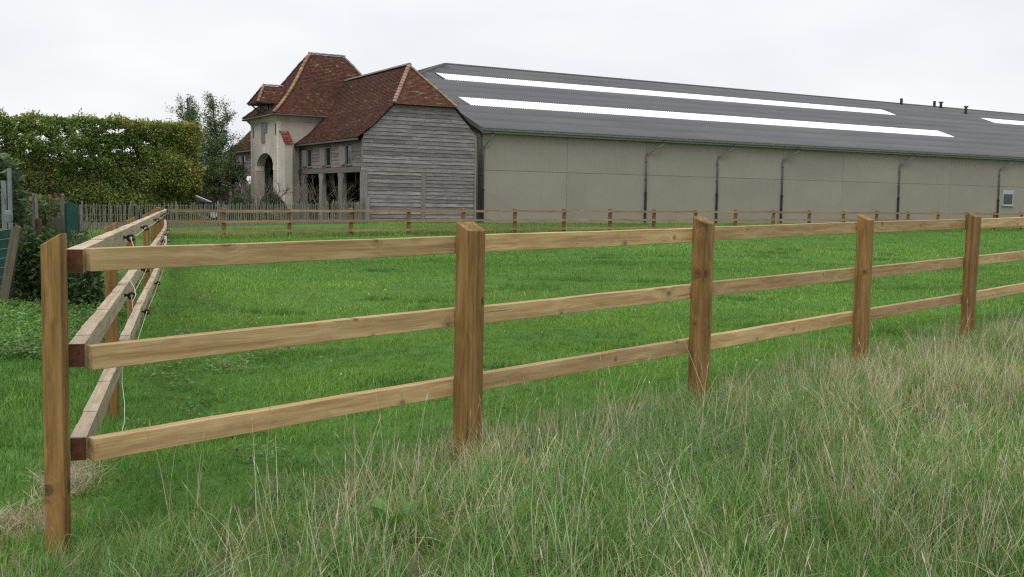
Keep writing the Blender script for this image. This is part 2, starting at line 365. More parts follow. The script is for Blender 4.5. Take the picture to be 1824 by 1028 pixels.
# ------------------------------------------------------------------ ground sheet
def axis_vals(lo, hi, segs):
    out = []
    for a, b, n in segs: out += list(np.linspace(a, b, n, endpoint=False))
    out.append(segs[-1][1]); return np.array(out)
gx = axis_vals(0, 0, [(-3000, -400, 6), (-400, -60, 12), (-60, -12, 40), (-12, 14, 130), (14, 70, 50), (70, 400, 14), (400, 3000, 6)])
gy = axis_vals(0, 0, [(-300, -20, 6), (-20, 1, 10), (1, 20, 95), (20, 70, 70), (70, 140, 20), (140, 600, 10), (600, 4500, 8)])
GX, GY = np.meshgrid(gx, gy, indexing='ij'); GZ = gz(GX, GY)
V = np.stack([GX.ravel(), GY.ravel(), GZ.ravel()], 1); ny = len(gy)
ii, jj = np.meshgrid(np.arange(len(gx)-1), np.arange(ny-1), indexing='ij'); b0 = (ii*ny+jj).ravel()
F = np.stack([b0, b0+ny, b0+ny+1, b0+1], 1)
sd, al = fence_sd(V[:, 0], V[:, 1])
C = np.zeros((len(V), 3)); verge = np.clip((.25-sd)/.4, 0, 1)*np.clip((al+1.2)/1.0, 0, 1)*(V[:, 1] < 40)
C[:, 0] = verge; C[:, 1] = straw_strip(V[:, 0], V[:, 1])*.9
_pA = np.array([-18.35, 43.7]); _pd = np.array([9.9, 14.0]); _pd = _pd/np.linalg.norm(_pd); _q = V[:, :2]-_pA; _l = _q @ _pd; _n = _q @ np.array([-_pd[1], _pd[0]])
C[:, 0] = np.maximum(C[:, 0], ((_n > -.2) & (_n < 45) & (_l > -6) & (_l < 50)).astype(float))
me = tri_mesh('ground', V, F, C); me.polygons.foreach_set('use_smooth', [True]*len(me.polygons))
ground = link('ground', me, mat=M['ground']); tag(ground, 'green meadow ground running under the fences to the barn', 'ground', kind='structure')

# ------------------------------------------------------------------ timber pieces
def post_mesh(name, a, b, h, rise, below=.25):
    """a along local x (fence direction), b along local y (y+ = rail side, higher); slanted top"""
    mb = MB(); x, y = a/2, b/2
    mb.hexa([(-x,-y,-below),(x,-y,-below),(x,y,-below),(-x,y,-below),(-x,-y,h-rise),(x,-y,h-rise),(x,y,h),(-x,y,h)])
    return mb.mesh(name)
def beam_mesh(name, l, w, h, n=8, wob=.003, seed=0, kerf=False):
    """rail along local x from 0 to l, thickness w (y), height h (z, top at 0), slightly uneven"""
    rr = random.Random(seed); mb = MB(); xs = [l*k/n for k in range(n+1)]
    oy = [rr.uniform(-wob, wob) for _ in xs]; oz = [rr.uniform(-wob, wob) for _ in xs]
    for k, x in enumerate(xs):
        mb.v += [(x, -w/2+oy[k], -h+oz[k]), (x, w/2+oy[k], -h+oz[k]), (x, w/2+oy[k], oz[k]), (x, -w/2+oy[k], oz[k])]
    for k in range(n):
        i = 4*k
        for q in range(4): mb.f.append((i+q, i+(q+1) % 4, i+4+(q+1) % 4, i+4+q)[::-1]); mb.c.append(None)
    mb.f.append((0, 1, 2, 3)); mb.c.append(None); e = 4*n; mb.f.append((e+3, e+2, e+1, e)); mb.c.append(None)
    return mb.mesh(name)
def beam(name, p, q, w, h, mat, parent, seed=0, n=8, wob=.003, slots=None):
    p = Vector(p); q = Vector(q); d = q-p; l = d.length
    o = link(name, beam_mesh(name, l, w, h, n, wob, seed), parent)
    rz = math.atan2(d.y, d.x); ry = -math.asin(d.z/l)
    o.location = p; o.rotation_euler = (0, ry, rz)
    o.data.materials.append(mat)
    return o
RAIL_W, RAIL_H = .066, .102
# ---- front run
ff = thing('post_and_rail_fence', 'new brown timber post and rail fence with square posts standing in the tall straw grass', 'fence', (FA[0], FA[1], 0))
ff_loc = Vector((FA[0], FA[1], 0)); d3 = Vector((FD[0], FD[1], 0)); n3v = Vector((FN[0], FN[1], 0))
def on_front(x, y, off=0.0):     # pixel -> (s along, z) on the plane of the rails' camera-side faces
    v = ray(x, y); nn = np.array([FN[0], FN[1], 0]); k = ((np.array([FA[0], FA[1], 0])-CAMP) @ nn-off)/(v @ nn); P = CAMP+k*v
    return (P[:2]-FA) @ FD, P[2]
rail_px = {0: [(160, 445.5), (808, 419.6), (1230, 405.3), (1525, 396.5), (1718, 391.5)],
           1: [(160, 619), (808, 548.5), (1230, 507), (1522, 478.5), (1716, 459)],
           2: [(160, 784.5), (808, 675.5), (1230, 604.5), (1518, 557), (1713, 524.5)]}
post_s = []
for px_ in (836, 1250.5, 1538.5, 1728):
    post_s.append(on_front(px_, 480, .052)[0])
step = (post_s[-1]-post_s[0])/3
for k in range(4): post_s.append(post_s[3]+step*(k+1))
rail_z = []
for r in range(3):
    S, Zs = zip(*[on_front(*p) for p in rail_px[r]]); a, b = np.polyfit(S, Zs, 1); rail_z.append((a, b))
PA, PB = .136, .104
for k, s in enumerate(post_s):
    P = ff_loc + d3*s - n3v*(PB/2+.001)
    zg = g1(P.x, P.y); top = rail_z[0][0]*s+rail_z[0][1]+.085+rnd.uniform(-.012, .012)
    me = post_mesh('post', PA*(1+rnd.uniform(-.03, .03)), PB, top-zg, .05)
    o = link('post', me, ff, mat=M['post']); o.location = P-ff_loc+Vector((0, 0, zg)); o.rotation_euler = (R(rnd.uniform(-.4, .4)), R(rnd.uniform(-.5, .5)), math.atan2(FD[1], FD[0])+R(rnd.uniform(-2, 2))); bev(o, .005)
edges = [-.0] + [s for s in post_s]
for r in range(3):
    for k in range(len(edges)-1):
        s0, s1 = edges[k]+(.0 if k == 0 else .004), edges[k+1]-.004
        z = lambda s: rail_z[r][0]*s+rail_z[r][1]
        j0, j1 = rnd.uniform(-.005, .005), rnd.uniform(-.005, .005)
        p = d3*s0+n3v*(RAIL_W/2)+Vector((0, 0, z(s0)+j0)); q = d3*s1+n3v*(RAIL_W/2)+Vector((0, 0, z(s1)+j1))
        o = beam('rail', p, q, RAIL_W*rnd.uniform(.95, 1.05), RAIL_H*rnd.uniform(.96, 1.05), M['rail'], ff, seed=r*10+k, wob=.0015); bev(o, .003)

# ---- left run
lf = thing('post_and_rail_fence', 'pale post and rail fence with black ring insulators running back from the corner post', 'fence', (LEFT_PTS[0][0], LEFT_PTS[0][1], 0))
lf_loc = Vector((LEFT_PTS[0][0], LEFT_PTS[0][1], 0))
ldep = [4.36, 7.55, 10.3, 13.6, 16.8, 20.2, 23.6, 27.2, 30.8, 34.4, 37.7]
below = lambda y: np.interp(y, [4.4, 6.5, 9, 16.6, 25, 37.9], [.247, .256, .281, .312, .40, .585])
gapm = lambda y: np.interp(y, [4.4, 38], [.408, .385]); gapb = lambda y: np.interp(y, [4.4, 38], [.82, .77])
def lpt(y, off=0):
    x = float(left_x(y)); e = .05; tx = (float(left_x(y+e))-float(left_x(y-e)))/(2*e); t = Vector((tx, 1, 0)).normalized()
    nn = Vector((t.y, -t.x, 0)); return Vector((x, y, 0))+nn*off, t, nn
for k, y in enumerate(ldep):
    w_, t_ = (.082, .085) if k == 0 else (.082, .11)
    P, tt, nn = lpt(y, -(RAIL_W/2+w_/2)); zg = g1(P.x, P.y)-.02
    top = CAM_H-below(y)+(.062 if k == 0 else .055)+rnd.uniform(-.01, .012)
    me = post_mesh('post', t_, w_, top-zg, .05 if k == 0 else .045)
    o = link('post', me, lf, mat=M['post']); o.location = P-lf_loc+Vector((0, 0, zg))
    o.rotation_euler = (R(rnd.uniform(-.3, .3)), R(rnd.uniform(-.3, .3)), math.atan2(-tt.y, -tt.x)); bev(o, .005)   # local +y towards the rails
for r in range(3):
    for k in range(len(ldep)-1):
        y0, y1 = ldep[k]+(.095 if k == 0 else .0), ldep[k+1]-.006
        zf = lambda y: CAM_H-below(y)-(0 if r == 0 else (gapm(y) if r == 1 else gapb(y)))
        p = lpt(y0)[0]-lf_loc+Vector((0, 0, zf(y0))); q = lpt(y1)[0]-lf_loc+Vector((0, 0, zf(y1)))
        if k < 5:        # sawn kerfs let these rails bend: short lengths between the cuts, one piece
            d = q-p; l = d.length; n = max(4, int(l/.27)); mb = MB(); rr = random.Random(50+r*10+k); x = 0.0
            for s in range(n):
                x1 = l*(s+1)/n; dz = rr.uniform(-.003, .003); g = .0035 if s < n-1 else 0
                mb.box(x, x1-g, -RAIL_W/2+rr.uniform(-.0015, .0015), RAIL_W/2+rr.uniform(-.0015, .0015), -RAIL_H+dz, dz); x = x1
            mb.box(.01, l-.01, -RAIL_W/2+.006, RAIL_W/2-.006, -RAIL_H+.01, -.010)
            o = part('rail', mb, M['rail_old'], lf); o.location = p; o.rotation_euler = (0, -math.asin(d.z/l), math.atan2(d.y, d.x))
        else:
            o = beam('rail', p, q, RAIL_W, RAIL_H, M['rail_old'], lf, seed=90+r*10+k, n=4)
        if k == 0:       # dark stained end grain
            d = (q-p).normalized(); mb = MB(); mb.box(-.004, .0, -RAIL_W/2+.001, RAIL_W/2-.001, -RAIL_H+.002, -.002)
            e = part('end_grain', mb, M['endgrain'], o); e['label'] = 'dark red stained sawn end of the rail'
# insulators and wire
ins_pos = []
def insulator():
    mb = MB(); n = 12; Rr, r = .025, .0125
    for a in range(n):
        A = 2*math.pi*a/n+.3
        for q in range(6):
            B = 2*math.pi*q/6; mb.v.append((math.cos(A)*(Rr+r*math.cos(B)), r*math.sin(B)*1.2, math.sin(A)*(Rr+r*math.cos(B))))
    for a in range(n-1):
        for q in range(6): mb.f.append((a*6+q, a*6+(q+1) % 6, (a+1)*6+(q+1) % 6, (a+1)*6+q)); mb.c.append(None)
    mb.tube([(-.018, 0, 0), (-.052, 0, 0)], [.010, .012], 8); mb.tube([(-.052, 0, 0), (-.060, 0, 0)], .018, 8)
    return mb.mesh('ring_insulator')
ins_me = insulator(); ins_me.materials.append(M['black']); ins_me.polygons.foreach_set('use_smooth', [True]*len(ins_me.polygons))
wires = {0: [], 1: [], 2: []}
for r in range(3):
    for k, y in enumerate(ldep[1:10]):
        yy = y-.32; P, tt, nn = lpt(yy, RAIL_W/2+.047)
        z = CAM_H-below(yy)-(0 if r == 0 else (gapm(yy) if r == 1 else gapb(yy)))-RAIL_H*.52
        o = link('ring_insulator', ins_me, lf); o.scale = (.8, .8, .8); o.location = P-lf_loc+Vector((0, 0, z)); o.rotation_euler = (0, R(rnd.uniform(-10, 10)), math.atan2(nn.y, nn.x))
        wires[r].append(Vector(o.location))
for r in range(3):
    pts = []
    for a, b in zip(wires[r][:-1], wires[r][1:]):
        for k in range(6): f = k/6; pts.append(a.lerp(b, f)+Vector((0, 0, -.012*4*f*(1-f))))
    pts.append(wires[r][-1])
    if r < 2:            # loose end hanging from the first ring
        a = pts[0]; e = Vector((a.x+.16, a.y-.42, a.z-.40)) if r == 0 else Vector((a.x+.13, a.y-.62, g1(lf_loc.x+a.x, lf_loc.y+a.y-.6)+.01))
        lead = [e.lerp(a, k/7)+Vector((.025*math.sin(k*1.3), 0, -.16*(k/7)*(1-k/7))) for k in range(7)]
        pts = lead+pts
    mb = MB(); mb.tube(pts, .0021, 4); part('electric_wire', mb, M['string'], lf)

# ---- back run (parallel to the barn)
KB, VB = 141200.0, 4140.0
P0 = at_depth(400, 419, KB/(VB-400)); bdir = Vector(DA)
bf = thing('post_and_rail_fence', 'low brown post and rail fence crossing the far side of the paddock below the barn', 'fence', (P0[0], P0[1], 0))
bl = Vector((P0[0], P0[1], 0)); SB = 2.44
ztop = lambda s: np.interp(s, [-6, 0, 12.2, 32, 60], [.905, .92, 1.03, 1.11, 1.15])
pm = {}
kmin = int(math.ceil(-4.9/SB)); NB = 21
bs_list = [-2.28]+[k*SB for k in range(0, NB)]
for k, s in enumerate(bs_list):
    P = bl+bdir*s; zg = g1(P.x, P.y)-.04
    me = post_mesh('post', .13, .11, ztop(s)+.075-zg, .03)
    o = link('post', me, bf, mat=M['far_post']); o.location = P-bl+Vector((0, 0, zg))+Vector(DB)*.09; o.rotation_euler = (0, R(rnd.uniform(-1, 1)), R(30)+R(rnd.uniform(-3, 3)))
    # bolt heads on the camera side rails
for r in range(3):
    for k in range(len(bs_list)-1):
        s0, s1 = bs_list[k]+.003, bs_list[k+1]-.003; off = (0, .385, .75)[r]
        p = bdir*s0+Vector((0, 0, ztop(s0)-off+rnd.uniform(-.008, .008))); q = bdir*s1+Vector((0, 0, ztop(s1)-off+rnd.uniform(-.008, .008)))
        beam('rail', p, q, .05, .092, M['far_wood'], bf, seed=200+r*30+k, n=3, wob=.004)

# ================================================================== BARN (local axes: x along the long wall, y into the building)
barn = thing('barn', 'long grey panelled barn with dark corrugated roof and white skylight bands', 'barn', tuple(BARN_O), R(30))
EZ, TP = 5.59, math.tan(R(20)); UR0, UR1 = 4.72, 84.0; RW = 14.75; RZ = EZ+(RW+.5)*TP
W2 = 2*RW
# wall panels in six metre bays, two high, recessed joints
bays = [0.0, 5.93]+[6*k for k in range(2, 15)]
for k in range(len(bays)-1):
    for z0, z1 in ((-.3, 3.15), (3.15, 5.62)):
        mb = MB(); e = .009; mb.box(bays[k]+e, bays[k+1]-e, 0, .16, z0+(e if z0 > 0 else 0), z1-e); part('wall_panel', mb, M['panel'], barn)
mb = MB(); mb.box(.01, 84, .05, .22, -.3, 5.6); part('wall_core', mb, M['lead'], barn)
mb = MB(); mb.poly([(.02, .2, -.3), (.02, .2, 5.6), (.02, 9.7, 9.1), (.02, W2-9.7, 9.1), (.02, W2, 5.6), (.02, W2, -.3)]); mb.poly([(84, .2, -.3), (84, W2, -.3), (84, W2, 5.6), (84, RW, RZ-.25), (84, .2, 5.6)]); mb.quad((0, W2, -.3), (84, W2, -.3), (84, W2, 5.6), (0, W2, 5.6))
part('end_wall', mb, M['panel'], barn)
# roof: courses of corrugated sheets; skylight bands take the place of sheets
HIPU = -.35
def hip_u(w):            # left edge of the roof at slope position w (gable verge low down, half hip above)
    w0 = 9.9
    return HIPU if w < w0 else HIPU+(UR0-HIPU)*(w-w0)/(RW-w0)
def roof_z(w): return EZ+(w+.5)*TP
PIT = .1775
def corr_sheet(u0f, u1, wa, wb, lift, name, mat, parent):
    wl0, wl1 = wa, wb; V = []; Fc = []
    n = int((u1-min(u0f(wa), u0f(wb)))/(PIT/8))+1; us = np.arange(n+1)*(PIT/8)+math.floor(min(u0f(wa), u0f(wb))/PIT)*PIT
    amp = .026; zc = amp*np.cos(us/PIT*2*math.pi)
    a = np.clip(us, u0f(wa), u1); b = np.clip(us, u0f(wb), u1)
    nx, nz = -math.sin(R(20)), math.cos(R(20))
    V = np.concatenate([np.stack([a, wa+nx*(zc+lift), roof_z(wa)+nz*(zc+lift)], 1), np.stack([b, wb+nx*(zc+lift-.018), roof_z(wb)+nz*(zc+lift-.018)], 1)])
    k = np.arange(n); Fc = np.stack([k, k+1, k+n+2, k+n+1], 1)
    # lower edge thickness
    Vd = V[:n+1]+np.array([0, .0, -.045]); V = np.concatenate([V, Vd]); o2 = 2*(n+1)
    Fc = np.concatenate([Fc, np.stack([k+o2, k+1+o2, k+1, k], 1)])
    me = tri_mesh(name, V, Fc); me.polygons.foreach_set('use_smooth', [True]*len(me.polygons))
    return link(name, me, parent, mat=mat)
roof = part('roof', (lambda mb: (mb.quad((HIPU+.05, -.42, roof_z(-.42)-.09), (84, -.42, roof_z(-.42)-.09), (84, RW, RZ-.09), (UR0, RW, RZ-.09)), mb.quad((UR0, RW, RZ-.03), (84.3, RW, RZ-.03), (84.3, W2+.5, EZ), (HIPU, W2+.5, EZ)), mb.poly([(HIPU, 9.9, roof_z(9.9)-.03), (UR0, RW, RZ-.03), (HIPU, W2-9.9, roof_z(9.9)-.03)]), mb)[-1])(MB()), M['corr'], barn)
rows = [-.5, 1.05, 2.6, 4.22, 5.92, 7.3, 8.75, 10.31, 11.86, 13.3, RW]
for k in range(len(rows)-1):
    wa, wb = rows[k], rows[k+1]
    segs = [(None, 84.3)]
    if k == 3: segs = [(None, 1.3, 0), (1.3, 47.68, 1), (47.68, 61.3, 0), (61.3, 84.3, 1)]
    elif k == 7: segs = [(None, 2.57, 0), (2.57, 47.53, 1), (47.53, 61.36, 0), (61.36, 84.3, 1)]
    else: segs = [(None, 84.3, 0)]
    if k == 3: segs[-2:] = [(47.68, 84.3, 0)]
    for a, b, s in segs:
        u0f = (lambda w: hip_u(w)) if a is None else (lambda w, a=a: a)
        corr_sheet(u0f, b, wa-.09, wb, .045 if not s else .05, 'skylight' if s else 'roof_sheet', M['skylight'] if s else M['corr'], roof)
# ridge, hip and verge caps, fascia
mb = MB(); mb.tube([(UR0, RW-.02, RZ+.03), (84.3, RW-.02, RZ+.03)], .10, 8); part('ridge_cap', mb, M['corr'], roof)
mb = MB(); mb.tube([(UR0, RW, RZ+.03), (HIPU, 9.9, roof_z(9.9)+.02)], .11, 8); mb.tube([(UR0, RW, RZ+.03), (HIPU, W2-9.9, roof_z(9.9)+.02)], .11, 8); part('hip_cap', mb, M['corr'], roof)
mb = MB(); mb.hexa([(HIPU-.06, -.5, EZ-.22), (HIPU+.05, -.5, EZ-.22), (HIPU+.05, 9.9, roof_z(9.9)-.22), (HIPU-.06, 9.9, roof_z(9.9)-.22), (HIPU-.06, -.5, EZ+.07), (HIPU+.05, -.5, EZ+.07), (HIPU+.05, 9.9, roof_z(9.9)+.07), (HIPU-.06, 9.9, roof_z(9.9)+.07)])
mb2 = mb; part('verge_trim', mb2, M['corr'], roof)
mb = MB(); mb.box(HIPU+.06, 84, -.36, -.33, EZ-.28, EZ-.01); mb.box(HIPU+.06, 84, -.33, .0, EZ-.03, EZ-.01); part('eaves_board', mb, M['gutter'], barn)
# gutter
mb = MB(); prof = [(-.56, .02), (-.57, -.06), (-.53, -.125), (-.45, -.125), (-.40, -.08), (-.40, .0)]
for (y0, z0), (y1, z1) in zip(prof[:-1], prof[1:]):
    mb.quad((HIPU, y0, EZ+z0-.03), (84.3, y0, EZ+z0-.03), (84.3, y1, EZ+z1-.03), (HIPU, y1, EZ+z1-.03))
mb.poly([(HIPU, y, EZ+z-.03) for y, z in prof]); mb.box(HIPU, 84.3, -.585, -.56, EZ-.035, EZ-.005)
part('gutter', mb, M['gutter'], barn)
def downpipe(u, short=False):
    du = 1.05 if not short else .42
    mb = MB(); mb.tube([(u+du, -.48, EZ-.15), (u+du, -.48, EZ-.40), (u+du-.08, -.46, EZ-.50), (u+.12, -.13, EZ-1.0 if not short else EZ-.95), (u+.03, -.10, EZ-1.08), (u, -.09, EZ-1.2), (u, -.09, 2.0)], .055, 8)
    p = part('downpipe', mb, M['pvc'], barn, smooth=True)
    mb = MB(); mb.tube([(u, -.09, 2.02), (u, -.09, -.1)], .075, 8); mb.tube([(u, -.09, 2.05), (u, -.09, 1.95)], .10, 8)
    for z in (1.1, .4): mb.tube([(u, -.09, z), (u, -.09, z-.06)], .09, 8)
    part('standpipe', mb, M['iron'], p, smooth=False)
    mb = MB()
    for z in (4.0, 2.9): mb.box(u-.075, u+.075, -.15, 0, z, z+.05)
    part('pipe_clip', mb, M['pvc'], p)
downpipe(.0, True)
for u in (11.98, 17.98, 23.93, 36.0, 48.0, 60, 72): downpipe(u)
# small window
mb = MB(); mb.box(48.62, 50.02, -.05, -.01, 2.62, 2.86); wn = part('window', mb, M['winframe'], barn); wn['label'] = 'small pale framed window in the grey wall'
mb = MB(); u0, u1, z0, z1 = 48.62, 50.0, 1.62, 2.62
for bx_ in ((u0, u0+.09, z0, z1), (u1-.09, u1, z0, z1), (u0+.09, u1-.09, z0, z0+.08), (u0+.09, u1-.09, z1-.08, z1)): mb.box(bx_[0], bx_[1], -.045, -.005, bx_[2], bx_[3])
part('frame', mb, M['winframe'], wn)
mb = MB(); mb.box(u0+.09, u1-.09, -.025, -.006, z0+.08, z1-.08); part('pane', mb, M['glass'], wn)
mb = MB(); mb.box(u0-.05, u1+.05, -.12, -.002, z0-.07, z0-.002); part('sill', mb, M['winframe'], wn)
# roof vents
for u, w, h, cap in ((53.25, 14.5, .62, False), (58.26, 14.7, .62, False), (58.97, 14.5, .55, True), (60.57, 12.84, .72, True)):
    z = roof_z(w); mb = MB(); mb.tube([(u, w, z-.1), (u, w, z+h)], .13, 10)
    v_ = part('vent_pipe', mb, M['iron'], roof)
    if cap:
        mb = MB(); mb.tube([(u, w, z+h+.002), (u, w, z+h+.10)], [.24, .20], 10); part('vent_cap', mb, M['iron'], v_)
# cable from the corner downpipe to the ground
mb = MB(); pts = [Vector((.3, -.11, 1.95)).lerp(Vector((4.2, -.5, .05)), k/8)+Vector((0, 0, -.12*math.sin(math.pi*k/8))) for k in range(9)]
mb.tube(pts, .010, 4); part('stay_cable', mb, M['gutter'], barn)

# ================================================================== FARM GATEHOUSE (same axes)
house = thing('gatehouse', 'old farm gatehouse with red clay tile roofs, arched stone tower and grey weatherboarded wings', 'farmhouse', tuple(BARN_O), R(30))
GW, UL, UR = -.3, -7.71, -.62
WEND = 26.95
# ---- roof profiles
PROF = [(0, -8.06, 4.68), (.23, -7.15, 5.36), (.55, -5.92, 6.60), (1.0, -3.97, 9.08)]
def prof(t):
    return (float(np.interp(t, [p[0] for p in PROF], [p[1] for p in PROF])), float(np.interp(t, [p[0] for p in PROF], [p[2] for p in PROF])))
def t_of_z(z): return float(np.interp(z, [p[2] for p in PROF], [p[0] for p in PROF]))
HZ0, HZ1 = 6.62, 9.08
def w_lo(z): return GW-.22 if z < HZ0 else GW-.22+(z-HZ0)/(HZ1-HZ0)*2.35
def w_hi(z): return WEND+.22 if z < HZ0 else WEND+.22-(z-HZ0)/(HZ1-HZ0)*2.35
CLAY = [(.118, .05, .037), (.14, .055, .039), (.10, .047, .036), (.16, .07, .048), (.13, .064, .048), (.09, .046, .038)]
CLAY_H = [(.18, .072, .046), (.21, .092, .057), (.15, .06, .041), (.19, .11, .073), (.14, .058, .041)]
def tiles(name, rowfn, length, parent, pal, light=.03, tw=.17, ex=.105, seed=1):
    """plain clay tiles laid in courses; rowfn(t)->(A,B) ends of the course at height fraction t"""
    rr = random.Random(seed); n = max(2, int(length/ex)); V = []; Fq = []; Cc = []
    for i in range(n):
        A0, B0 = [np.array(p) for p in rowfn(i/n)]; A1, B1 = [np.array(p) for p in rowfn(min(1, (i+1.25)/n))]
        Lr = np.linalg.norm(B0-A0)
        if Lr < .03: continue
        d = (B0-A0)/Lr; upv = (A1+B1)/2-(A0+B0)/2; nrm = np.cross(d, upv); nrm = nrm/np.linalg.norm(nrm)
        if nrm[2] < 0: nrm = -nrm
        k = int(Lr/tw)+2; off = (i % 2)*.5*tw
        for j in range(-1, k):
            a = j*tw+off+.006; b = a+tw-.010
            a = max(0, a); b = min(Lr, b)
            if b-a < .02: continue
            lift = .040+rr.uniform(-.004, .012); sk = rr.uniform(-.006, .006)
            def up_pt(s):
                q = A0+d*s+upv; sA = (q-A1) @ d; sB = np.linalg.norm(B1-A1)
                return A1+d*min(max(sA, 0), sB) if sB > 1e-6 else A1
            q0, q1 = A0+d*a, A0+d*b; p0, p1 = up_pt(a), up_pt(b); z = len(V)
            dn = -upv/np.linalg.norm(upv)*sk
            V += [q0+nrm*(lift+sk)+dn, q1+nrm*(lift-sk)+dn, p1+nrm*.008, p0+nrm*.008, q0+nrm*(lift-.017)+dn, q1+nrm*(lift-.017)+dn]
            Fq += [(z, z+1, z+2, z+3), (z+4, z+5, z+1, z)]
            c = rr.choice(pal); f = rr.uniform(.86, 1.12)*(.93+.14*math.sin(i*2.1+seed)*math.sin(i*.7))
            if rr.random() < light: c = (.30, .24, .19)
            Cc += [tuple(x*f for x in c)]*6
    me = tri_mesh(name, np.array(V), np.array(Fq), np.array(Cc))
    o = link(name, me, parent, mat=M['tile']); o['kind'] = 'stuff'; return o
def deck(mb, pts): mb.poly(pts)
def caps(name, a, b, parent, mat, ln=.36, r=.10, sag=None):
    a = Vector(a); b = Vector(b); n = max(1, int((b-a).length/ln)); tmpl = None
    d = (b-a).normalized(); side = d.cross(Vector((0, 0, 1))).normalized(); up = side.cross(d).normalized()
    for k in range(n):
        p = a.lerp(b, k/n); q = a.lerp(b, (k+1.12)/n); mb = MB(); sg = 6
        for s in range(2):
            c = p if s == 0 else q; rr_ = r*(1.08 if s == 0 else .92)
            for g in range(sg+1):
                an = math.pi*g/sg; mb.v.append(tuple(c+side*(rr_*math.cos(an))+up*(rr_*math.sin(an)*.8+(.015 if s == 0 else 0))))
        for g in range(sg): mb.f.append((g, g+1, sg+2+g, sg+1+g)[::-1]); mb.c.append(None)
        mb.f.append(tuple(range(sg+1))); mb.c.append(None)
        o = part(name, mb, mat, parent)
# ---- wing roofs
rf = MB()
zs = [4.68, 5.36, 6.60, 7.8, 9.05]
def deck_slope(mb, sgn):
    for z0, z1 in zip(zs[:-1], zs[1:]):
        ua, ub = prof(t_of_z(z0))[0], prof(t_of_z(z1))[0]
        if sgn < 0: ua, ub = 2*-3.97-ua, 2*-3.97-ub
        if sgn < 0 and z0 < 5.3: continue
        mb.quad((ua, w_lo(z0)+.04, z0-.02), (ua, w_hi(z0)-.04, z0-.02), (ub, w_hi(z1)-.04, z1-.02), (ub, w_lo(z1)+.04, z1-.02))
deck_slope(rf, 1); deck_slope(rf, -1)
rf.poly([(-5.9, GW-.18, HZ0-.02), (-2.04, GW-.18, HZ0-.02), (-3.97, w_lo(9.05)+.03, 9.05)]); rf.poly([(-5.9, WEND+.18, HZ0-.02), (-3.97, w_hi(9.05)-.03, 9.05), (-2.04, WEND+.18, HZ0-.02)])
wroof = part('wing_roof', rf, M['lead'], house)
def row_front(t):
    u, z = prof(t); return (u, w_lo(z), z), (u, 14.6, z)
def row_front2(t):
    u, z = prof(t); return (u, 14.6, z), (u, w_hi(z), z)
def row_back(t):
    t = .27+t*.73; u, z = prof(t); u = -7.94-u; return (u, w_lo(z), z), (u, w_hi(z), z)
tiles('roof_tiles', row_front, 5.75, wroof, CLAY, .014, seed=2); tiles('roof_tiles', row_front2, 5.75, wroof, CLAY, .014, seed=3)
tiles('roof_tiles', row_back, 4.3, wroof, CLAY, .02, seed=4)
def row_hip(t):
    z = HZ0+(HZ1-HZ0)*t; h = 1.93*(1-t)+.02; return (-3.97-h, GW-.27+2.4*t, z), (-3.97+h, GW-.27+2.4*t, z)
tiles('roof_tiles', row_hip, 3.4, wroof, CLAY_H, .03, seed=5)
RGE = (-3.97, w_lo(9.08)-.0, 9.10)
caps('hip_tile', (-5.92, GW-.25, HZ0+.05), (-3.97, GW+2.1, 9.10), wroof, M['hip'], .30, .13)
caps('hip_tile', (-2.02, GW-.25, HZ0+.05), (-3.97, GW+2.1, 9.10), wroof, M['hip'], .36, .10)
caps('ridge_tile', (-3.97, GW+2.05, 9.12), (-3.97, 11.9, 9.08), wroof, M['ridge'], .42, .15)
caps('ridge_tile', (-3.97, 14.9, 9.08), (-3.97, WEND-2.05, 9.12), wroof, M['ridge'], .42, .15)
# verge tiles edge along the gable (undercloak) and eaves board / gutter
for wa, wb in ((GW-.2, 10.28), (16.4, WEND+.2)):
    mb = MB(); mb.box(-8.10, -8.0, wa, wb, 4.56, 4.66); part('eaves_gutter', mb, M['lead'], house)
mb = MB()
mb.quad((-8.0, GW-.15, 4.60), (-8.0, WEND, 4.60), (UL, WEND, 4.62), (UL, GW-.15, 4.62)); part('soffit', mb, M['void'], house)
# ---- gable end: weatherboards
def board_x(u00, u01, u10, u11, y, z0, z1, parent, mat):      # bottom edge u00..u01, top edge u10..u11, faces -y
    mb = MB(); tb, tt = .055, .012
    mb.hexa([(u00, y-tb, z0), (u01, y-tb, z0), (u01, y, z0), (u00, y, z0), (u10, y-tt, z1), (u11, y-tt, z1), (u11, y, z1), (u10, y, z1)])
    return part('weatherboard', mb, mat, parent)
def ul_at(z): return max(UL+.03, prof(t_of_z(z))[0]+.10)
def ur_at(z):
    if z < 5.15: return UR-.12
    return -7.94-prof(t_of_z(z))[0]-.10
wallb = MB(); wallb.poly([(UL+.02, GW+.02, -.2), (UR-.02, GW+.02, -.2), (UR-.02, GW+.02, 5.1), (-1.2, GW+.02, 5.3), (-2.0, GW+.02, 6.6), (-5.9, GW+.02, 6.6), (UL+.02, GW+.02, 4.7)])
wallb.quad((UR-.02, GW+.02, -.2), (UR-.02, 26, -.2), (UR-.02, 26, 5.2), (UR-.02, GW+.02, 5.2)); wallb.poly([(UL+.02, WEND, 3.0), (UL+.02, WEND, 4.7), (-5.9, WEND, 6.6), (-2, WEND, 6.6), (-1.2, WEND, 5.3), (-1.2, WEND, 3.0)])
gwall = part('gable_wall', wallb, M['oak_dark'], house)
nb = 16; zb = np.linspace(3.15, 6.62, nb+1)
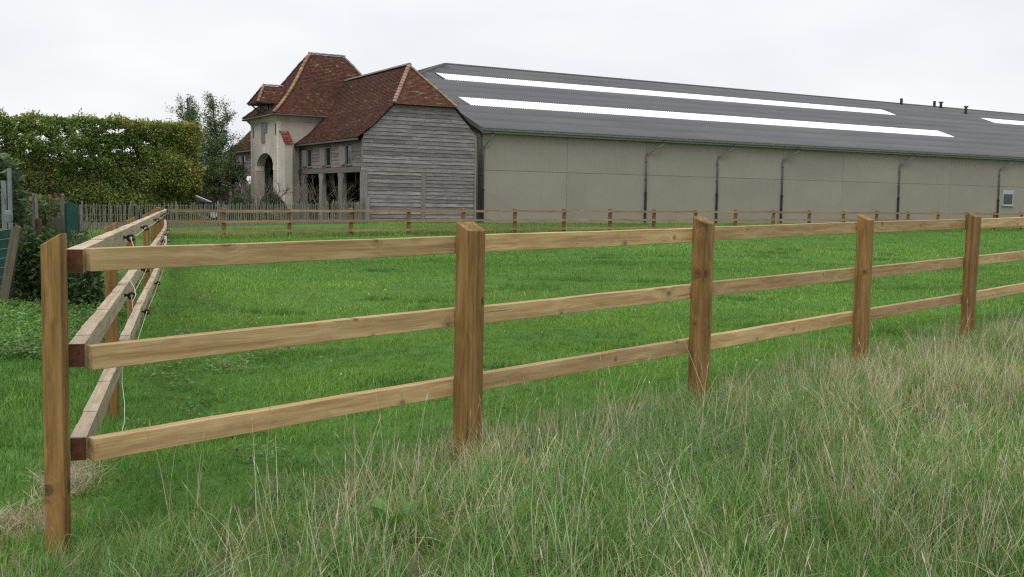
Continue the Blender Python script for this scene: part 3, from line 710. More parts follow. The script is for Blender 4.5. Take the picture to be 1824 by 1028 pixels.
for k in range(nb):
    z0, z1 = zb[k]+rnd.uniform(-.008, .008), zb[k+1]+.035
    z1c = min(z1, 6.60)
    us = [(ul_at(z0), ur_at(z0), ul_at(z1c), ur_at(z1c))]
    if k not in (3, 8) and rnd.random() < .6:               # a butt joint somewhere along the board
        f = rnd.uniform(.25, .75); a, b, c, d_ = us[0]; jm = a+(b-a)*f; us = [(a, jm-.004, c, jm-.004), (jm+.004, b, jm+.004, d_)]
    for a, b, c, d_ in us: board_x(a, b, c, d_, GW-.04, z0, z1c, gwall, M['board'])
zb = np.linspace(-.15, 2.93, 15)
for ua, ub in ((UL+.34, -4.13), (-3.85, UR-.13)):
    for k in range(14): board_x(ua, ub, ua, ub, GW, zb[k]+rnd.uniform(-.01, .01), zb[k+1]+.035, gwall, M['board'])
mb = MB(); mb.box(UL-.05, UR-.1, GW-.07, GW+.01, 2.90, 3.13); part('sill_beam', mb, M['board'], gwall)
for u0, u1, z1, y0 in ((UL-.06, UL+.32, 2.895, GW-.06), (-4.12, -3.86, 2.895, GW-.05), (UR-.12, UR+.02, 5.12, GW-.09)):
    mb = MB(); mb.box(u0, u1, y0, GW+.12, -.2, z1); part('corner_post', mb, M['oak'], gwall)
mb = MB(); mb.box(UL-.03, UL+.05, GW-.085, GW+.04, 3.135, 4.66); part('corner_board', mb, M['oak'], gwall)
mb = MB(); mb.tube([(UR+.10, GW-.02, 5.0), (UR+.10, GW-.02, -.1)], .06, 8); mb.box(UR, UR+.22, GW-.12, GW+.1, 5.0, 5.2); part('downpipe', mb, M['oak_dark'], house)
# ---- front facades (face -x)
def board_y(w0, w1, x, z0, z1, parent):
    mb = MB(); tb, tt = .038, .012
    mb.hexa([(x-tb, w1, z0), (x-tb, w0, z0), (x, w0, z0), (x, w1, z0), (x-tt, w1, z1), (x-tt, w0, z1), (x, w0, z1), (x, w1, z1)])
    return part('weatherboard', mb, M['board_y'], parent)
def facade(wa, wb, wins, posts, name):
    mb = MB(); mb.box(UL+.0, UL+.1, wa, wb, 3.05, 4.66); fw_ = part(name, mb, M['oak_dark'], house)
    zb = np.linspace(3.14, 4.62, 8)
    for k in range(7):
        z0, z1 = zb[k], zb[k+1]+.03; segs = [(wa+.02, wb-.02)]
        for (a, b, c, d_) in wins:
            if z1 > c-.06 and z0 < d_+.04:
                ns = []
                for s0, s1 in segs:
                    if a-.07 > s0 and b+.07 < s1: ns += [(s0, a-.07), (b+.07, s1)]
                    else: ns.append((s0, s1))
                segs = ns
        for s0, s1 in segs: board_y(s0, s1, UL-.005, z0+rnd.uniform(-.006, .006), z1, fw_)
    mb = MB(); mb.box(UL-.09, UL+.16, wa, wb, 2.82, 3.12); part('beam', mb, M['board_y'], fw_)
    for a, b, c, d_ in wins:
        mb = MB()
        for q in ((a-.07, a, c-.07, d_+.05), (b, b+.07, c-.07, d_+.05), (a, b, c-.07, c), (a, b, d_, d_+.05)): mb.box(UL-.075, UL+.02, q[0], q[1], q[2], q[3])
        wo = part('window', mb, M['oak'], fw_)
        mb = MB(); mb.box(UL-.012, UL-.002, a, b, c, d_); part('pane', mb, M['glass'], wo)
        # open shutter hinged on the far jamb
        an = R(7); dx, dw = -math.sin(an), math.cos(an); sw = b-a-.1; hx, hw = UL-.085, b+.06; mb = MB()
        px_, pw_ = math.cos(an)*.03, math.sin(an)*.03
        mb.hexa([(hx, hw, c), (hx+dx*sw, hw+dw*sw, c), (hx+dx*sw-px_, hw+dw*sw-pw_, c), (hx-px_, hw-pw_, c), (hx, hw, d_), (hx+dx*sw, hw+dw*sw, d_), (hx+dx*sw-px_, hw+dw*sw-pw_, d_), (hx-px_, hw-pw_, d_)])
        so_ = part('shutter', mb, M['oak'], wo); mb = MB()
        for zz in (c+.1, d_-.18): mb.hexa([(hx-px_, hw-pw_, zz), (hx+dx*sw-px_, hw+dw*sw-pw_, zz), (hx+dx*sw-2*px_, hw+dw*sw-2*pw_, zz), (hx-2*px_, hw-2*pw_, zz)]+[(hx-px_, hw-pw_, zz+.08), (hx+dx*sw-px_, hw+dw*sw-pw_, zz+.08), (hx+dx*sw-2*px_, hw+dw*sw-2*pw_, zz+.08), (hx-2*px_, hw-2*pw_, zz+.08)])
    for a, b in posts:
        mb = MB(); mb.box(UL-.08, UL+.2, a, b, -.2, 2.818)
        # curved brackets
        for sg, e in ((-1, a), (1, b)):
            mb.hexa([(UL-.05, e-.001*sg, 2.2), (UL-.05, e+.10*sg, 2.45), (UL+.12, e+.10*sg, 2.45), (UL+.12, e-.001*sg, 2.2), (UL-.05, e-.001*sg, 2.815), (UL-.05, e+.22*sg, 2.815), (UL+.12, e+.22*sg, 2.815), (UL+.12, e-.001*sg, 2.815)])
        part('post', mb, M['oak'], fw_)
    return fw_
facade(GW+.05, 10.28, [(1.12, 1.95, 3.28, 4.3), (4.50, 5.26, 3.28, 4.3), (7.85, 8.6, 3.28, 4.3)], [(2.53, 3.15), (5.92, 6.40), (9.36, 9.75)], 'facade')
facade(16.36, WEND, [(18.6, 19.4, 3.28, 4.3), (22.5, 23.3, 3.28, 4.3)], [(19.6, 20.0), (23.2, 23.7), (26.4, 26.9)], 'facade')
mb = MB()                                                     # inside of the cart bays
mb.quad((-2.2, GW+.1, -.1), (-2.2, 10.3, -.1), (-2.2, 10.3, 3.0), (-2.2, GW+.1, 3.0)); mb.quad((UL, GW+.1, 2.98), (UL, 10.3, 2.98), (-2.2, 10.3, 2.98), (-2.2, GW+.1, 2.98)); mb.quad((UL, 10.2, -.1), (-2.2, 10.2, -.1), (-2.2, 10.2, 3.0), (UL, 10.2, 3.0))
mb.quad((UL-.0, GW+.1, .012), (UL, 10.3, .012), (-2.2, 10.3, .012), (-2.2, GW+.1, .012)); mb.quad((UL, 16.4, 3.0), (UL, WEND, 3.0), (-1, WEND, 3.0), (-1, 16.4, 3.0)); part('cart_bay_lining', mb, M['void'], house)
mb = MB(); mb.box(UL-.02, UL+.1, 9.76, 10.29, -.2, 2.81)
part('infill_boarding', mb, M['board_y'], house)
for k in range(10): board_y(9.77, 10.27, UL-.02, k*.28, k*.28+.30, house)
# ---- tower
TU0, TU1, TW0, TW1, TZ = -9.11, -.5, 10.3, 16.36, 6.5
AW0, AW1, ASP, ARISE = 11.33, 15.06, 3.25, .95
ac, ah = (AW0+AW1)/2, (AW1-AW0)/2
mb = MB(); n = 18
arc = [(ac-ah*math.cos(math.pi*k/n), ASP+ARISE*math.sin(math.pi*k/n)) for k in range(n+1)]
for x in (TU0, TU0+.55):
    mb.poly([(x, TW0, -.2), (x, TW0, TZ), (x, AW0, TZ), (x, AW0, -.2)]); mb.poly([(x, AW1, -.2), (x, AW1, TZ), (x, TW1, TZ), (x, TW1, -.2)])
    for k in range(n): mb.quad((x, arc[k][0], arc[k][1]), (x, arc[k][0], TZ), (x, arc[k+1][0], TZ), (x, arc[k+1][0], arc[k+1][1]))
path = [(AW0, -.2)]+arc+[(AW1, -.2)]
for (w0, z0), (w1, z1) in zip(path[:-1], path[1:]): mb.quad((TU0, w0, z0), (TU0, w1, z1), (TU0+.55, w1, z1), (TU0+.55, w0, z0))
mb.quad((TU0, TW0, -.2), (TU1, TW0, -.2), (TU1, TW0, TZ), (TU0, TW0, TZ)); mb.quad((TU0, TW1, -.2), (TU0, TW1, TZ), (TU1, TW1, TZ), (TU1, TW1, -.2)); mb.quad((TU1, TW0, -.2), (TU1, TW1, -.2), (TU1, TW1, TZ), (TU1, TW0, TZ))
mb.quad((TU0+.5, TW0, 4.35), (TU1, TW0, 4.35), (TU1, TW1, 4.35), (TU0+.5, TW1, 4.35))
tw_ = part('tower_wall', mb, M['stone'], house)
mb = MB(); mb.box(TU0+1.2, TU0+1.3, AW0-.3, AW1+.3, -.1, 4.3); part('gate_door', mb, M['oak_dark'], tw_)
for w0, w1 in ((TW0-.012, TW0+.24), (TW1-.24, TW1+.012)):      # pale corner dressings
    z = -.2; 
    while z < 6.1:
        h = .46; mb = MB(); mb.box(TU0-.014, TU0+.20, w0, w1, z, z+h-.012); part('quoin_stone', mb, M['quoin'], tw_); z += h
for k in range(2):                                            # imposts and keystone
    w = AW0 if k == 0 else AW1; mb = MB(); mb.box(TU0-.02, TU0+.5, w-.22 if k == 0 else w-.02, w+.02 if k == 0 else w+.22, ASP-.18, ASP+.12); part('impost', mb, M['quoin'], tw_)
mb = MB(); mb.hexa([(TU0-.03, ac-.11, ASP+ARISE-.02), (TU0-.03, ac+.11, ASP+ARISE-.02), (TU0+.2, ac+.11, ASP+ARISE-.02), (TU0+.2, ac-.11, ASP+ARISE-.02), (TU0-.03, ac-.17, ASP+ARISE+.42), (TU0-.03, ac+.17, ASP+ARISE+.42), (TU0+.2, ac+.17, ASP+ARISE+.42), (TU0+.2, ac-.17, ASP+ARISE+.42)]); part('keystone', mb, M['quoin'], tw_)
# cornice band under the eaves
mb = MB(); o_ = .16
for (a, b) in (((TU0, TW0), (TU0, TW1)), ((TU0, TW0), (TU1, TW0)), ((TU0, TW1), (TU1, TW1))):
    pass
def ring(e): return [(TU0-e, TW0-e), (TU1, TW0-e), (TU1, TW1+e), (TU0-e, TW1+e)]
r0, r1, r2 = ring(.015), ring(.06), ring(.30)
for k in (0, 3, 2):
    a, b = k, (k+1) % 4
    mb.quad((*r0[a], 6.12), (*r0[b], 6.12), (*r1[b], 6.20), (*r1[a], 6.20)); mb.quad((*r1[a], 6.20), (*r1[b], 6.20), (*r2[b], 6.50), (*r2[a], 6.50))
part('cornice', mb, M['stone'], tw_)
for w, z0, z1 in ((10.81, 5.28, 5.98), (15.81, 5.28, 5.98)):
    mb = MB(); mb.box(TU0-.012, TU0+.05, w-.10, w+.10, z0, z1); part('slit_window', mb, M['void'], tw_)
mb = MB(); mb.box(TU0-.06, TU0+.08, 13.12, 13.82, 4.88, 7.25); part('loading_door', mb, M['oak'], tw_)
mb = MB(); mb.box(TU0-.055, TU0+.06, 12.58, 13.10, 5.52, 7.2); lw = part('loading_window', mb, M['oak'], tw_)
mb = MB(); mb.box(TU0-.062, TU0-.05, 12.68, 12.98, 5.62, 7.1); part('pane', mb, M['glass'], lw)
# tower roof
E0 = dict(u0=-9.55, u1=-.05, w0=9.86, w1=16.80, z=6.55); RU0, RU1, RWc, RZt = -5.98, -3.66, 13.33, 10.84
def hcurve(t): return t-.075*math.sin(math.pi*min(1, t*1.15)) if t < .87 else t-.075*math.sin(math.pi*min(1, t*1.15))
def tz(t): return E0['z']+(RZt-E0['z'])*hcurve(t)
def tuF(t): return E0['u0']+(RU0-E0['u0'])*t
def tuB(t): return E0['u1']+(RU1-E0['u1'])*t
def twN(t): return E0['w0']+(RWc-E0['w0'])*t
def twF(t): return E0['w1']+(RWc-E0['w1'])*t
mb = MB(); NT = 10
for k in range(NT):
    a, b = k/NT, (k+1)/NT; za, zb_ = tz(a)-.03, tz(b)-.03
    mb.quad((tuF(a), twN(a), za), (tuB(a), twN(a), za), (tuB(b), twN(b), zb_), (tuF(b), twN(b), zb_)); mb.quad((tuF(a), twF(a), za), (tuF(a), twN(a), za), (tuF(b), twN(b), zb_), (tuF(b), twF(b), zb_))
    mb.quad((tuB(a), twF(a), za), (tuF(a), twF(a), za), (tuF(b), twF(b), zb_), (tuB(b), twF(b), zb_)); mb.quad((tuB(a), twN(a), za), (tuB(a), twF(a), za), (tuB(b), twF(b), zb_), (tuB(b), twN(b), zb_))
troof = part('tower_roof', mb, M['lead'], house)
tiles('roof_tiles', lambda t: ((tuF(t), twN(t), tz(t)), (tuB(t), twN(t), tz(t))), 5.6, troof, CLAY_H[2:]+CLAY[:4]+CLAY_H[:1], .02, seed=7)
tiles('roof_tiles', lambda t: ((tuF(t), twF(t), tz(t)), (tuF(t), twN(t), tz(t))), 5.6, troof, CLAY[:5], .03, seed=8)
tiles('roof_tiles', lambda t: ((tuB(t), twN(t), tz(t)), (tuB(t), twF(t), tz(t))), 5.6, troof, CLAY, .03, seed=9, tw=.34, ex=.2)
tiles('roof_tiles', lambda t: ((tuB(t), twF(t), tz(t)), (tuF(t), twF(t), tz(t))), 5.6, troof, CLAY, .03, seed=10, tw=.34, ex=.2)
for k in range(6):
    a, b = k/6, (k+1)/6
    caps('hip_tile', (tuF(a), twN(a), tz(a)+.05), (tuF(b), twN(b), tz(b)+.05), troof, M['hip'], .34, .12)
    caps('hip_tile', (tuB(a), twN(a), tz(a)+.04), (tuB(b), twN(b), tz(b)+.04), troof, M['ridge'], .45, .10)
    caps('hip_tile', (tuF(a), twF(a), tz(a)+.04), (tuF(b), twF(b), tz(b)+.04), troof, M['ridge'], .45, .10)
caps('ridge_tile', (RU0-.1, RWc, RZt+.03), (RU1+.1, RWc, RZt+.03), troof, M['ridge'], .42, .13)
mb = MB(); e0, e1 = E0, .0
for (p, q) in (((e0['u0'], e0['w0']), (e0['u1'], e0['w0'])), ((e0['u0'], e0['w1']), (e0['u0'], e0['w0'])), ((e0['u0'], e0['w1']), (e0['u1'], e0['w1']))):
    d = Vector((q[0]-p[0], q[1]-p[1], 0)).normalized()
    mb.tube([(p[0], p[1], 6.49), (q[0], q[1], 6.49)], .065, 6)
part('gutter', mb, M['lead'], troof)
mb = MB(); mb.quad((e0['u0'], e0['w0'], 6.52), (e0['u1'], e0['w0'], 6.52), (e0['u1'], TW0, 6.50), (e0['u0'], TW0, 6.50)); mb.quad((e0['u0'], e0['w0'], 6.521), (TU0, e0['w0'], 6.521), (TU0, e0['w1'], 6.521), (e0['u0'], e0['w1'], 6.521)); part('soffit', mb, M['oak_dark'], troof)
# hoist dormer
DC = 13.33; dz0, dz1 = 7.36, 8.56; dh = 1.18; du0, du1, dur = -9.85, -7.3, -9.12
mb = MB(); mb.quad((du0, DC-dh, dz0-.03), (du1, DC-dh, dz0-.03), (du1, DC, dz1-.03), (dur, DC, dz1-.03)); mb.quad((du1, DC+dh, dz0-.03), (du0, DC+dh, dz0-.03), (dur, DC, dz1-.03), (du1, DC, dz1-.03)); mb.poly([(du0, DC+dh, dz0-.03), (du0, DC-dh, dz0-.03), (dur, DC, dz1-.03)])
mb.quad((du0+.02, DC-dh+.02, dz0-.05), (du1, DC-dh+.02, dz0-.05), (du1, DC+dh-.02, dz0-.05), (du0+.02, DC+dh-.02, dz0-.05))
dr = part('hoist_dormer', mb, M['lead'], house)
tiles('roof_tiles', lambda t: ((du0+(dur-du0)*t, DC-dh*(1-t), dz0+(dz1-dz0)*t), (du1, DC-dh*(1-t), dz0+(dz1-dz0)*t)), 1.68, dr, CLAY_H[:4]+CLAY[:2], .03, seed=12)
tiles('roof_tiles', lambda t: ((du0+(dur-du0)*t, DC+dh*(1-t), dz0+(dz1-dz0)*t), (du0+(dur-du0)*t, DC-dh*(1-t), dz0+(dz1-dz0)*t)), 1.4, dr, CLAY[:4], .03, seed=13)
tiles('roof_tiles', lambda t: ((du1, DC+dh*(1-t), dz0+(dz1-dz0)*t), (du0+(dur-du0)*t, DC+dh*(1-t), dz0+(dz1-dz0)*t)), 1.68, dr, CLAY[:4], .03, seed=14)
caps('hip_tile', (du0, DC-dh, dz0+.03), (dur, DC, dz1+.03), dr, M['hip'], .36, .10); caps('hip_tile', (du0, DC+dh, dz0+.03), (dur, DC, dz1+.03), dr, M['ridge'], .36, .09)
caps('ridge_tile', (dur-.05, DC, dz1+.03), (-7.9, DC, dz1+.03), dr, M['ridge'], .4, .11)
for w in (DC-.62, DC+.62):
    mb = MB(); mb.tube([(-9.15, w, 6.75), (-9.35, w, 7.0), (-9.75, w, 7.31)], [.06, .055, .05], 6); part('bracket', mb, M['oak_dark'], dr)
mb = MB(); mb.box(-9.2, -9.05, DC-.7, DC-.56, 6.4, 7.32); mb.box(-9.2, -9.05, DC+.56, DC+.7, 6.4, 7.32); mb.box(-9.0, -7.6, DC-.82, DC-.78, 6.9, 7.32); part('dormer_frame', mb, M['oak'], dr)
# buttress with tiled weathering
b0, b1, bw0, bw1, bz0, bz1 = -9.02, -8.52, 9.25, 10.29, 4.66, 5.52
mb = MB(); mb.hexa([(b0, bw0, -.2), (b1, bw0, -.2), (b1, bw1, -.2), (b0, bw1, -.2), (b0, bw0, bz0), (b1, bw0, bz0), (b1, bw1, bz1), (b0, bw1, bz1)]); bt = part('buttress', mb, M['stone'], house)
tiles('coping_tiles', lambda t: ((b0-.05, bw0-.08+(bw1-bw0+.08)*t, bz0-.02+(bz1-bz0+.02)*t), (b1+.05, bw0-.08+(bw1-bw0+.08)*t, bz0-.02+(bz1-bz0+.02)*t)), 1.35, bt, [(.21, .045, .035), (.26, .06, .045), (.17, .04, .03)], .06, tw=.2, ex=.22, seed=15)
#__VEG__
# ================================================================== vegetation helpers
nrg = np.random.default_rng(5)
def proj(P):
    q = (np.asarray(P)-CAMP) @ CR.T; return 912+F_PX*q[:, 0]/q[:, 2], 514-F_PX*q[:, 1]/q[:, 2], q[:, 2]
def vnoise(x, y, s, seed=0):                       # cheap smooth 2-d noise in 0..1
    r = np.random.default_rng(seed); out = np.zeros_like(x, float)
    for k in range(6):
        a = r.uniform(0, 6.28); f = s*r.uniform(.6, 1.6); out += np.sin((x*math.cos(a)+y*math.sin(a))*f+r.uniform(0, 6.28))
    return .5+out/6*.9
def tuft(name, n, rad, h0, h1, wid, bend, pal, seed, segs=3, heads=0.0, lean=(0, 0), stiff=.5):
    r = np.random.default_rng(seed); V = []; Fq = []; C = []
    for b in range(n):
        a = r.uniform(0, 6.283); rr_ = rad*math.sqrt(r.uniform()); p = np.array([math.cos(a)*rr_, math.sin(a)*rr_, -.02])
        h = r.uniform(h0, h1); az = r.uniform(0, 6.283); tilt = abs(r.normal(0, 1))*bend*.5; curl = r.uniform(.2, 1.0)*bend
        dirv = np.array([math.cos(az)+lean[0], math.sin(az)+lean[1], 0]); side = np.array([-math.sin(az), math.cos(az), 0]); w = wid*r.uniform(.7, 1.3)
        c = np.array(pal[r.integers(len(pal))])*r.uniform(.8, 1.2); z0 = len(V); q = p.copy(); ang = tilt
        for k in range(segs+1):
            f = k/segs; ww = w*(1-f**1.6)*.5+(.0004)
            V += [q-side*ww, q+side*ww]; C += [c, c]
            ang = min(tilt+curl*f*f*1.6, 2.4); st = h/segs; q = q+np.array([dirv[0]*math.sin(ang), dirv[1]*math.sin(ang), math.cos(ang)])*st
        for k in range(segs): Fq.append((z0+2*k, z0+2*k+1, z0+2*k+3, z0+2*k+2))
        if r.uniform() < heads:                     # seed head near the tip
            tip = (V[-1]+V[-2])/2; dr_ = tip-(V[-3]+V[-4])/2; dr_ = dr_/np.linalg.norm(dr_); z0 = len(V); hw = wid*.8; hl = .06
            V += [tip-dr_*hl*.2, tip+side*hw+dr_*hl*.3, tip+dr_*hl, tip-side*hw+dr_*hl*.3]; C += [c*.9]*4; Fq.append((z0, z0+1, z0+2, z0+3))
    me = tri_mesh(name, np.array(V), np.array(Fq), np.array(C)); me.materials.append(M['grass']); return me
def weed(name, n, rad, h, lw, ll, pal, seed):
    r = np.random.default_rng(seed); V = []; Fq = []; C = []
    for b in range(n):
        a = r.uniform(0, 6.283); rr_ = rad*math.sqrt(r.uniform()); base = np.array([math.cos(a)*rr_, math.sin(a)*rr_, h*r.uniform(.25, 1)])
        az = r.uniform(0, 6.283); el = r.uniform(-.3, .7); d = np.array([math.cos(az)*math.cos(el), math.sin(az)*math.cos(el), math.sin(el)])
        s_ = np.array([-math.sin(az), math.cos(az), r.uniform(-.3, .3)]); l = ll*r.uniform(.6, 1.3); w = lw*r.uniform(.6, 1.3); c = np.array(pal[r.integers(len(pal))])*r.uniform(.8, 1.2)
        z0 = len(V); mid = base+d*l*.5+np.array([0, 0, l*.08])
        V += [base, mid+s_*w*.5, base+d*l, mid-s_*w*.5]; C += [c]*4; Fq.append((z0, z0+1, z0+2, z0+3))
    me = tri_mesh(name, np.array(V), np.array(Fq), np.array(C)); me.materials.append(M['grass']); return me
def scatter(name, P, rot, scl, idx, tint, meshes, label, cat):
    """one object: points that carry tufts by geometry nodes"""
    c = bpy.data.collections.new(name+'_kinds')
    for k, m_ in enumerate(meshes): c.objects.link(bpy.data.objects.new('%s_kind_%02d' % (name, k), m_))
    me = bpy.data.meshes.new(name); n = len(P); me.vertices.add(n); me.vertices.foreach_set('co', np.asarray(P, np.float32).ravel())
    for nm, ty, key, val in (('rot', 'FLOAT_VECTOR', 'vector', rot), ('scl', 'FLOAT_VECTOR', 'vector', scl), ('tint', 'FLOAT_VECTOR', 'vector', tint)):
        at = me.attributes.new(nm, ty, 'POINT'); at.data.foreach_set(key, np.asarray(val, np.float32).ravel())
    at = me.attributes.new('idx', 'INT', 'POINT'); at.data.foreach_set('value', np.asarray(idx, np.int32))
    me.materials.append(M['grass'])
    o = link(name, me); tag(o, label, cat, kind='stuff')
    g = bpy.data.node_groups.new(name+'_nodes', 'GeometryNodeTree')
    g.interface.new_socket('Geometry', in_out='INPUT', socket_type='NodeSocketGeometry'); g.interface.new_socket('Geometry', in_out='OUTPUT', socket_type='NodeSocketGeometry')
    gi = N(g, 'NodeGroupInput'); go = N(g, 'NodeGroupOutput'); ci = N(g, 'GeometryNodeCollectionInfo'); ip = N(g, 'GeometryNodeInstanceOnPoints')
    ci.inputs['Collection'].default_value = c; ci.inputs['Separate Children'].default_value = True; ci.inputs['Reset Children'].default_value = True
    def na(nm, ty):
        q = N(g, 'GeometryNodeInputNamedAttribute', data_type=ty); q.inputs['Name'].default_value = nm; return q.outputs['Attribute']
    er = N(g, 'FunctionNodeEulerToRotation'); L(g, na('rot', 'FLOAT_VECTOR'), er.inputs[0])
    L(g, gi.outputs[0], ip.inputs['Points']); L(g, ci.outputs[0], ip.inputs['Instance']); ip.inputs['Pick Instance'].default_value = True
    L(g, na('idx', 'INT'), ip.inputs['Instance Index']); L(g, er.outputs[0], ip.inputs['Rotation']); L(g, na('scl', 'FLOAT_VECTOR'), ip.inputs['Scale'])
    L(g, ip.outputs[0], go.inputs[0])
    md = o.modifiers.new('scatter', 'NODES'); md.node_group = g
    return o
def rot_rand(n, tilt=.12, r=nrg): return np.stack([r.normal(0, tilt, n), r.normal(0, tilt, n), r.uniform(0, 6.283, n)], 1)
def sample(x0, x1, y0, y1, dens):
    n = int((x1-x0)*(y1-y0)*dens); return nrg.uniform(x0, x1, n), nrg.uniform(y0, y1, n)
def cull(x, y, mx=1000, top=0, hh=.5):
    z = gz(x, y); P = np.stack([x, y, z], 1); px_, py_, dd = proj(P); P2 = P+np.array([0, 0, hh]); _, py2, _ = proj(P2)
    return (dd > .5) & (px_ > -mx) & (px_ < 1824+mx) & (py2 < 1028+420)

# ================================================================== tall verge grass
G_LUSH = [(0.105, 0.231, 0.048), (0.141, 0.285, 0.069), (0.093, 0.2, 0.054), (0.185, 0.322, 0.102)]
G_BLUE = [(0.193, 0.286, 0.139), (0.249, 0.343, 0.178), (0.142, 0.229, 0.103), (0.323, 0.388, 0.238)]
G_OLIVE = [(0.193, 0.262, 0.091), (0.261, 0.315, 0.129), (0.158, 0.228, 0.081)]
G_STRAW = [(0.535, 0.469, 0.348), (0.613, 0.544, 0.424), (0.479, 0.403, 0.283), (0.435, 0.327, 0.233), (0.557, 0.512, 0.392)]
kinds = []
for k in range(4): kinds.append(tuft('tall_green', 40, .14, .14, .36, .0056, 1.35, G_LUSH+G_OLIVE[:1], 20+k, 4))
for k in range(4): kinds.append(tuft('tall_blue', 42, .14, .16, .38, .005, 1.6, G_BLUE+G_LUSH[:2], 30+k, 4, lean=(.5, -.2)))
for k in range(4): kinds.append(tuft('straw', 30, .13, .20, .44, .0030, .8, G_STRAW+G_OLIVE[:2], 40+k, 4, heads=.15))
for k in range(4): kinds.append(tuft('olive_mix', 40, .14, .15, .38, .0042, 1.15, G_OLIVE+G_STRAW[:2]+G_LUSH[:1], 50+k, 4, heads=.05))
x, y = sample(-3.2, 15, 1.4, 24, 105)
sd, al = fence_sd(x, y); dist = np.hypot(x, y)
keep = (sd < .12+.14*vnoise(x, y, 3, 3)) & (al > -.55+.35*vnoise(x, y, 2, 4)) & (straw_strip(x, y) < .5) & cull(x, y)
keep &= nrg.uniform(size=len(x)) < np.clip(1.25-dist/20, .45, 1)
x, y, sd, al = x[keep], y[keep], sd[keep], al[keep]; n = len(x); PX, PY, DD = proj(np.stack([x, y, gz(x, y)], 1))
def blob(cx, cy, rx, ry): return np.exp(-((PX-cx)/rx)**2-((PY-cy)/ry)**2)
st = .04+.33*vnoise(x, y, 1.3, 7)+.75*blob(880, 800, 190, 75)+.5*blob(620, 920, 200, 110)+.55*blob(1720, 700, 260, 130)+.35*blob(1450, 660, 200, 40)+.3*blob(1000, 720, 120, 50)+.25*blob(1300, 650, 200, 40)-.35*blob(1250, 830, 170, 90)-.5*blob(250, 900, 190, 120)
bl_ = .12+.3*vnoise(x, y, 1.6, 8)+.75*blob(1230, 840, 220, 110)+.35*blob(820, 930, 160, 80)+.4*blob(1330, 680, 120, 40)
gr = .68+.3*vnoise(x, y, 1.1, 9)+.8*blob(240, 920, 260, 130)+.35*blob(1150, 960, 200, 80)
ol = .30+.3*vnoise(x, y, 1.0, 10)+.35*blob(1600, 850, 300, 180)
Wt = np.clip(np.stack([gr, bl_, st, ol], 1), .03, None)**1.5; Wt /= Wt.sum(1, keepdims=True); cum = Wt.cumsum(1); u_ = nrg.uniform(size=(n, 1)); typ = (u_ > cum).sum(1).clip(0, 3)
idx = typ*4+nrg.integers(0, 4, n)
s1 = nrg.uniform(.62, .98, n)*np.clip(.62+.5*np.clip(-sd, 0, 1), .5, 1.05)*np.clip(.45+.5*(al+.9), .4, 1)
scl = np.stack([s1, s1, s1*nrg.uniform(.85, 1.15, n)], 1)
tint = (.85+.35*vnoise(x, y, 2.3, 11))[:, None]*np.array([[1.0, 1.0, 1.0]])*nrg.uniform(.88, 1.12, (n, 1))
_ld = vnoise(x, y, 1.2, 61)*6.28*1.5; _lm = .10+.30*vnoise(x, y, 2.0, 62); rt = rot_rand(n, .16); rt[:, 0] += _lm*np.cos(_ld); rt[:, 1] += _lm*np.sin(_ld)
scatter('verge_grass', np.stack([x, y, gz(x, y)], 1), rt, scl, idx, tint, kinds, 'tall rank grass with dry straw stalks in front of the fence', 'grass')
# single long stalks standing above the rest
kinds = [tuft('stalk', 5, .10, .38, .62, .0026, .35, G_STRAW, 60+k, 5, heads=.8) for k in range(5)]
x, y = sample(-2.4, 13, 2.4, 20, 8); sd, al = fence_sd(x, y); k_ = (sd < .16) & (al > .0) & cull(x, y); x, y = x[k_], y[k_]; n = len(x)
sc_ = nrg.uniform(.6, 1.1, n)
scatter('dry_stalks', np.stack([x, y, gz(x, y)], 1), rot_rand(n, .2), np.stack([sc_]*3, 1), nrg.integers(0, 5, n), nrg.uniform(.85, 1.1, (n, 1))*np.ones((1, 3)), kinds, 'thin dry flower stalks rising above the verge grass', 'grass')

# ================================================================== paddock turf
G_TURF = [(0.118, 0.26, 0.048), (0.151, 0.308, 0.064), (0.09, 0.213, 0.04), (0.179, 0.33, 0.077)]
def turf(name, x, y, kinds, smul, seed, label, nk):
    n = len(x); v1 = vnoise(x, y, .9, seed); v2 = vnoise(x, y, 2.6, seed+1); v3 = vnoise(x, y, .28, seed+2)
    f = (.74+.30*v1+.22*(v2-.5)+.18*(v3-.5))*nrg.uniform(.85, 1.15, n); yel = np.clip(v3*.9+v2*.6-.55, 0, 1)*.6
    tint = np.stack([f*(1+.55*yel), f*(1+.08*yel), f*(1-.1*yel)], 1)
    s1 = nrg.uniform(.7, 1.25, n)*smul*(.75+.6*np.clip(v1*.6+v2*.5, 0, 1)); scl = np.stack([s1]*2+[s1*nrg.uniform(.75, 1.2, n)], 1)
    scatter(name, np.stack([x, y, gz(x, y)-.004], 1), rot_rand(n, .1), scl, nrg.integers(0, nk, n), tint, kinds, label, 'grass')
def infield(x, y):
    sd, al = fence_sd(x, y); return (sd > -.02) & (x > left_x(y)-.1) & ((x-P0[0])*(-DB[0])+(y-P0[1])*(-DB[1]) > -.3)
kn = [tuft('turf_near', 42, .13, .025, .068, .0045, 1.4, G_TURF, 70+k, 2) for k in range(6)]
km = [tuft('turf_mid', 44, .27, .025, .065, .008, 1.5, G_TURF, 80+k, 2) for k in range(5)]
kf = [tuft('turf_far', 42, .55, .03, .07, .016, 1.4, G_TURF, 90+k, 2) for k in range(5)]
x, y = sample(-5, 9, 4.4, 13.5, 210); k_ = infield(x, y) & cull(x, y); turf('paddock_turf_near', x[k_], y[k_], kn, np.ones(k_.sum()), 21, 'short bright green paddock turf just inside the front fence', 6)
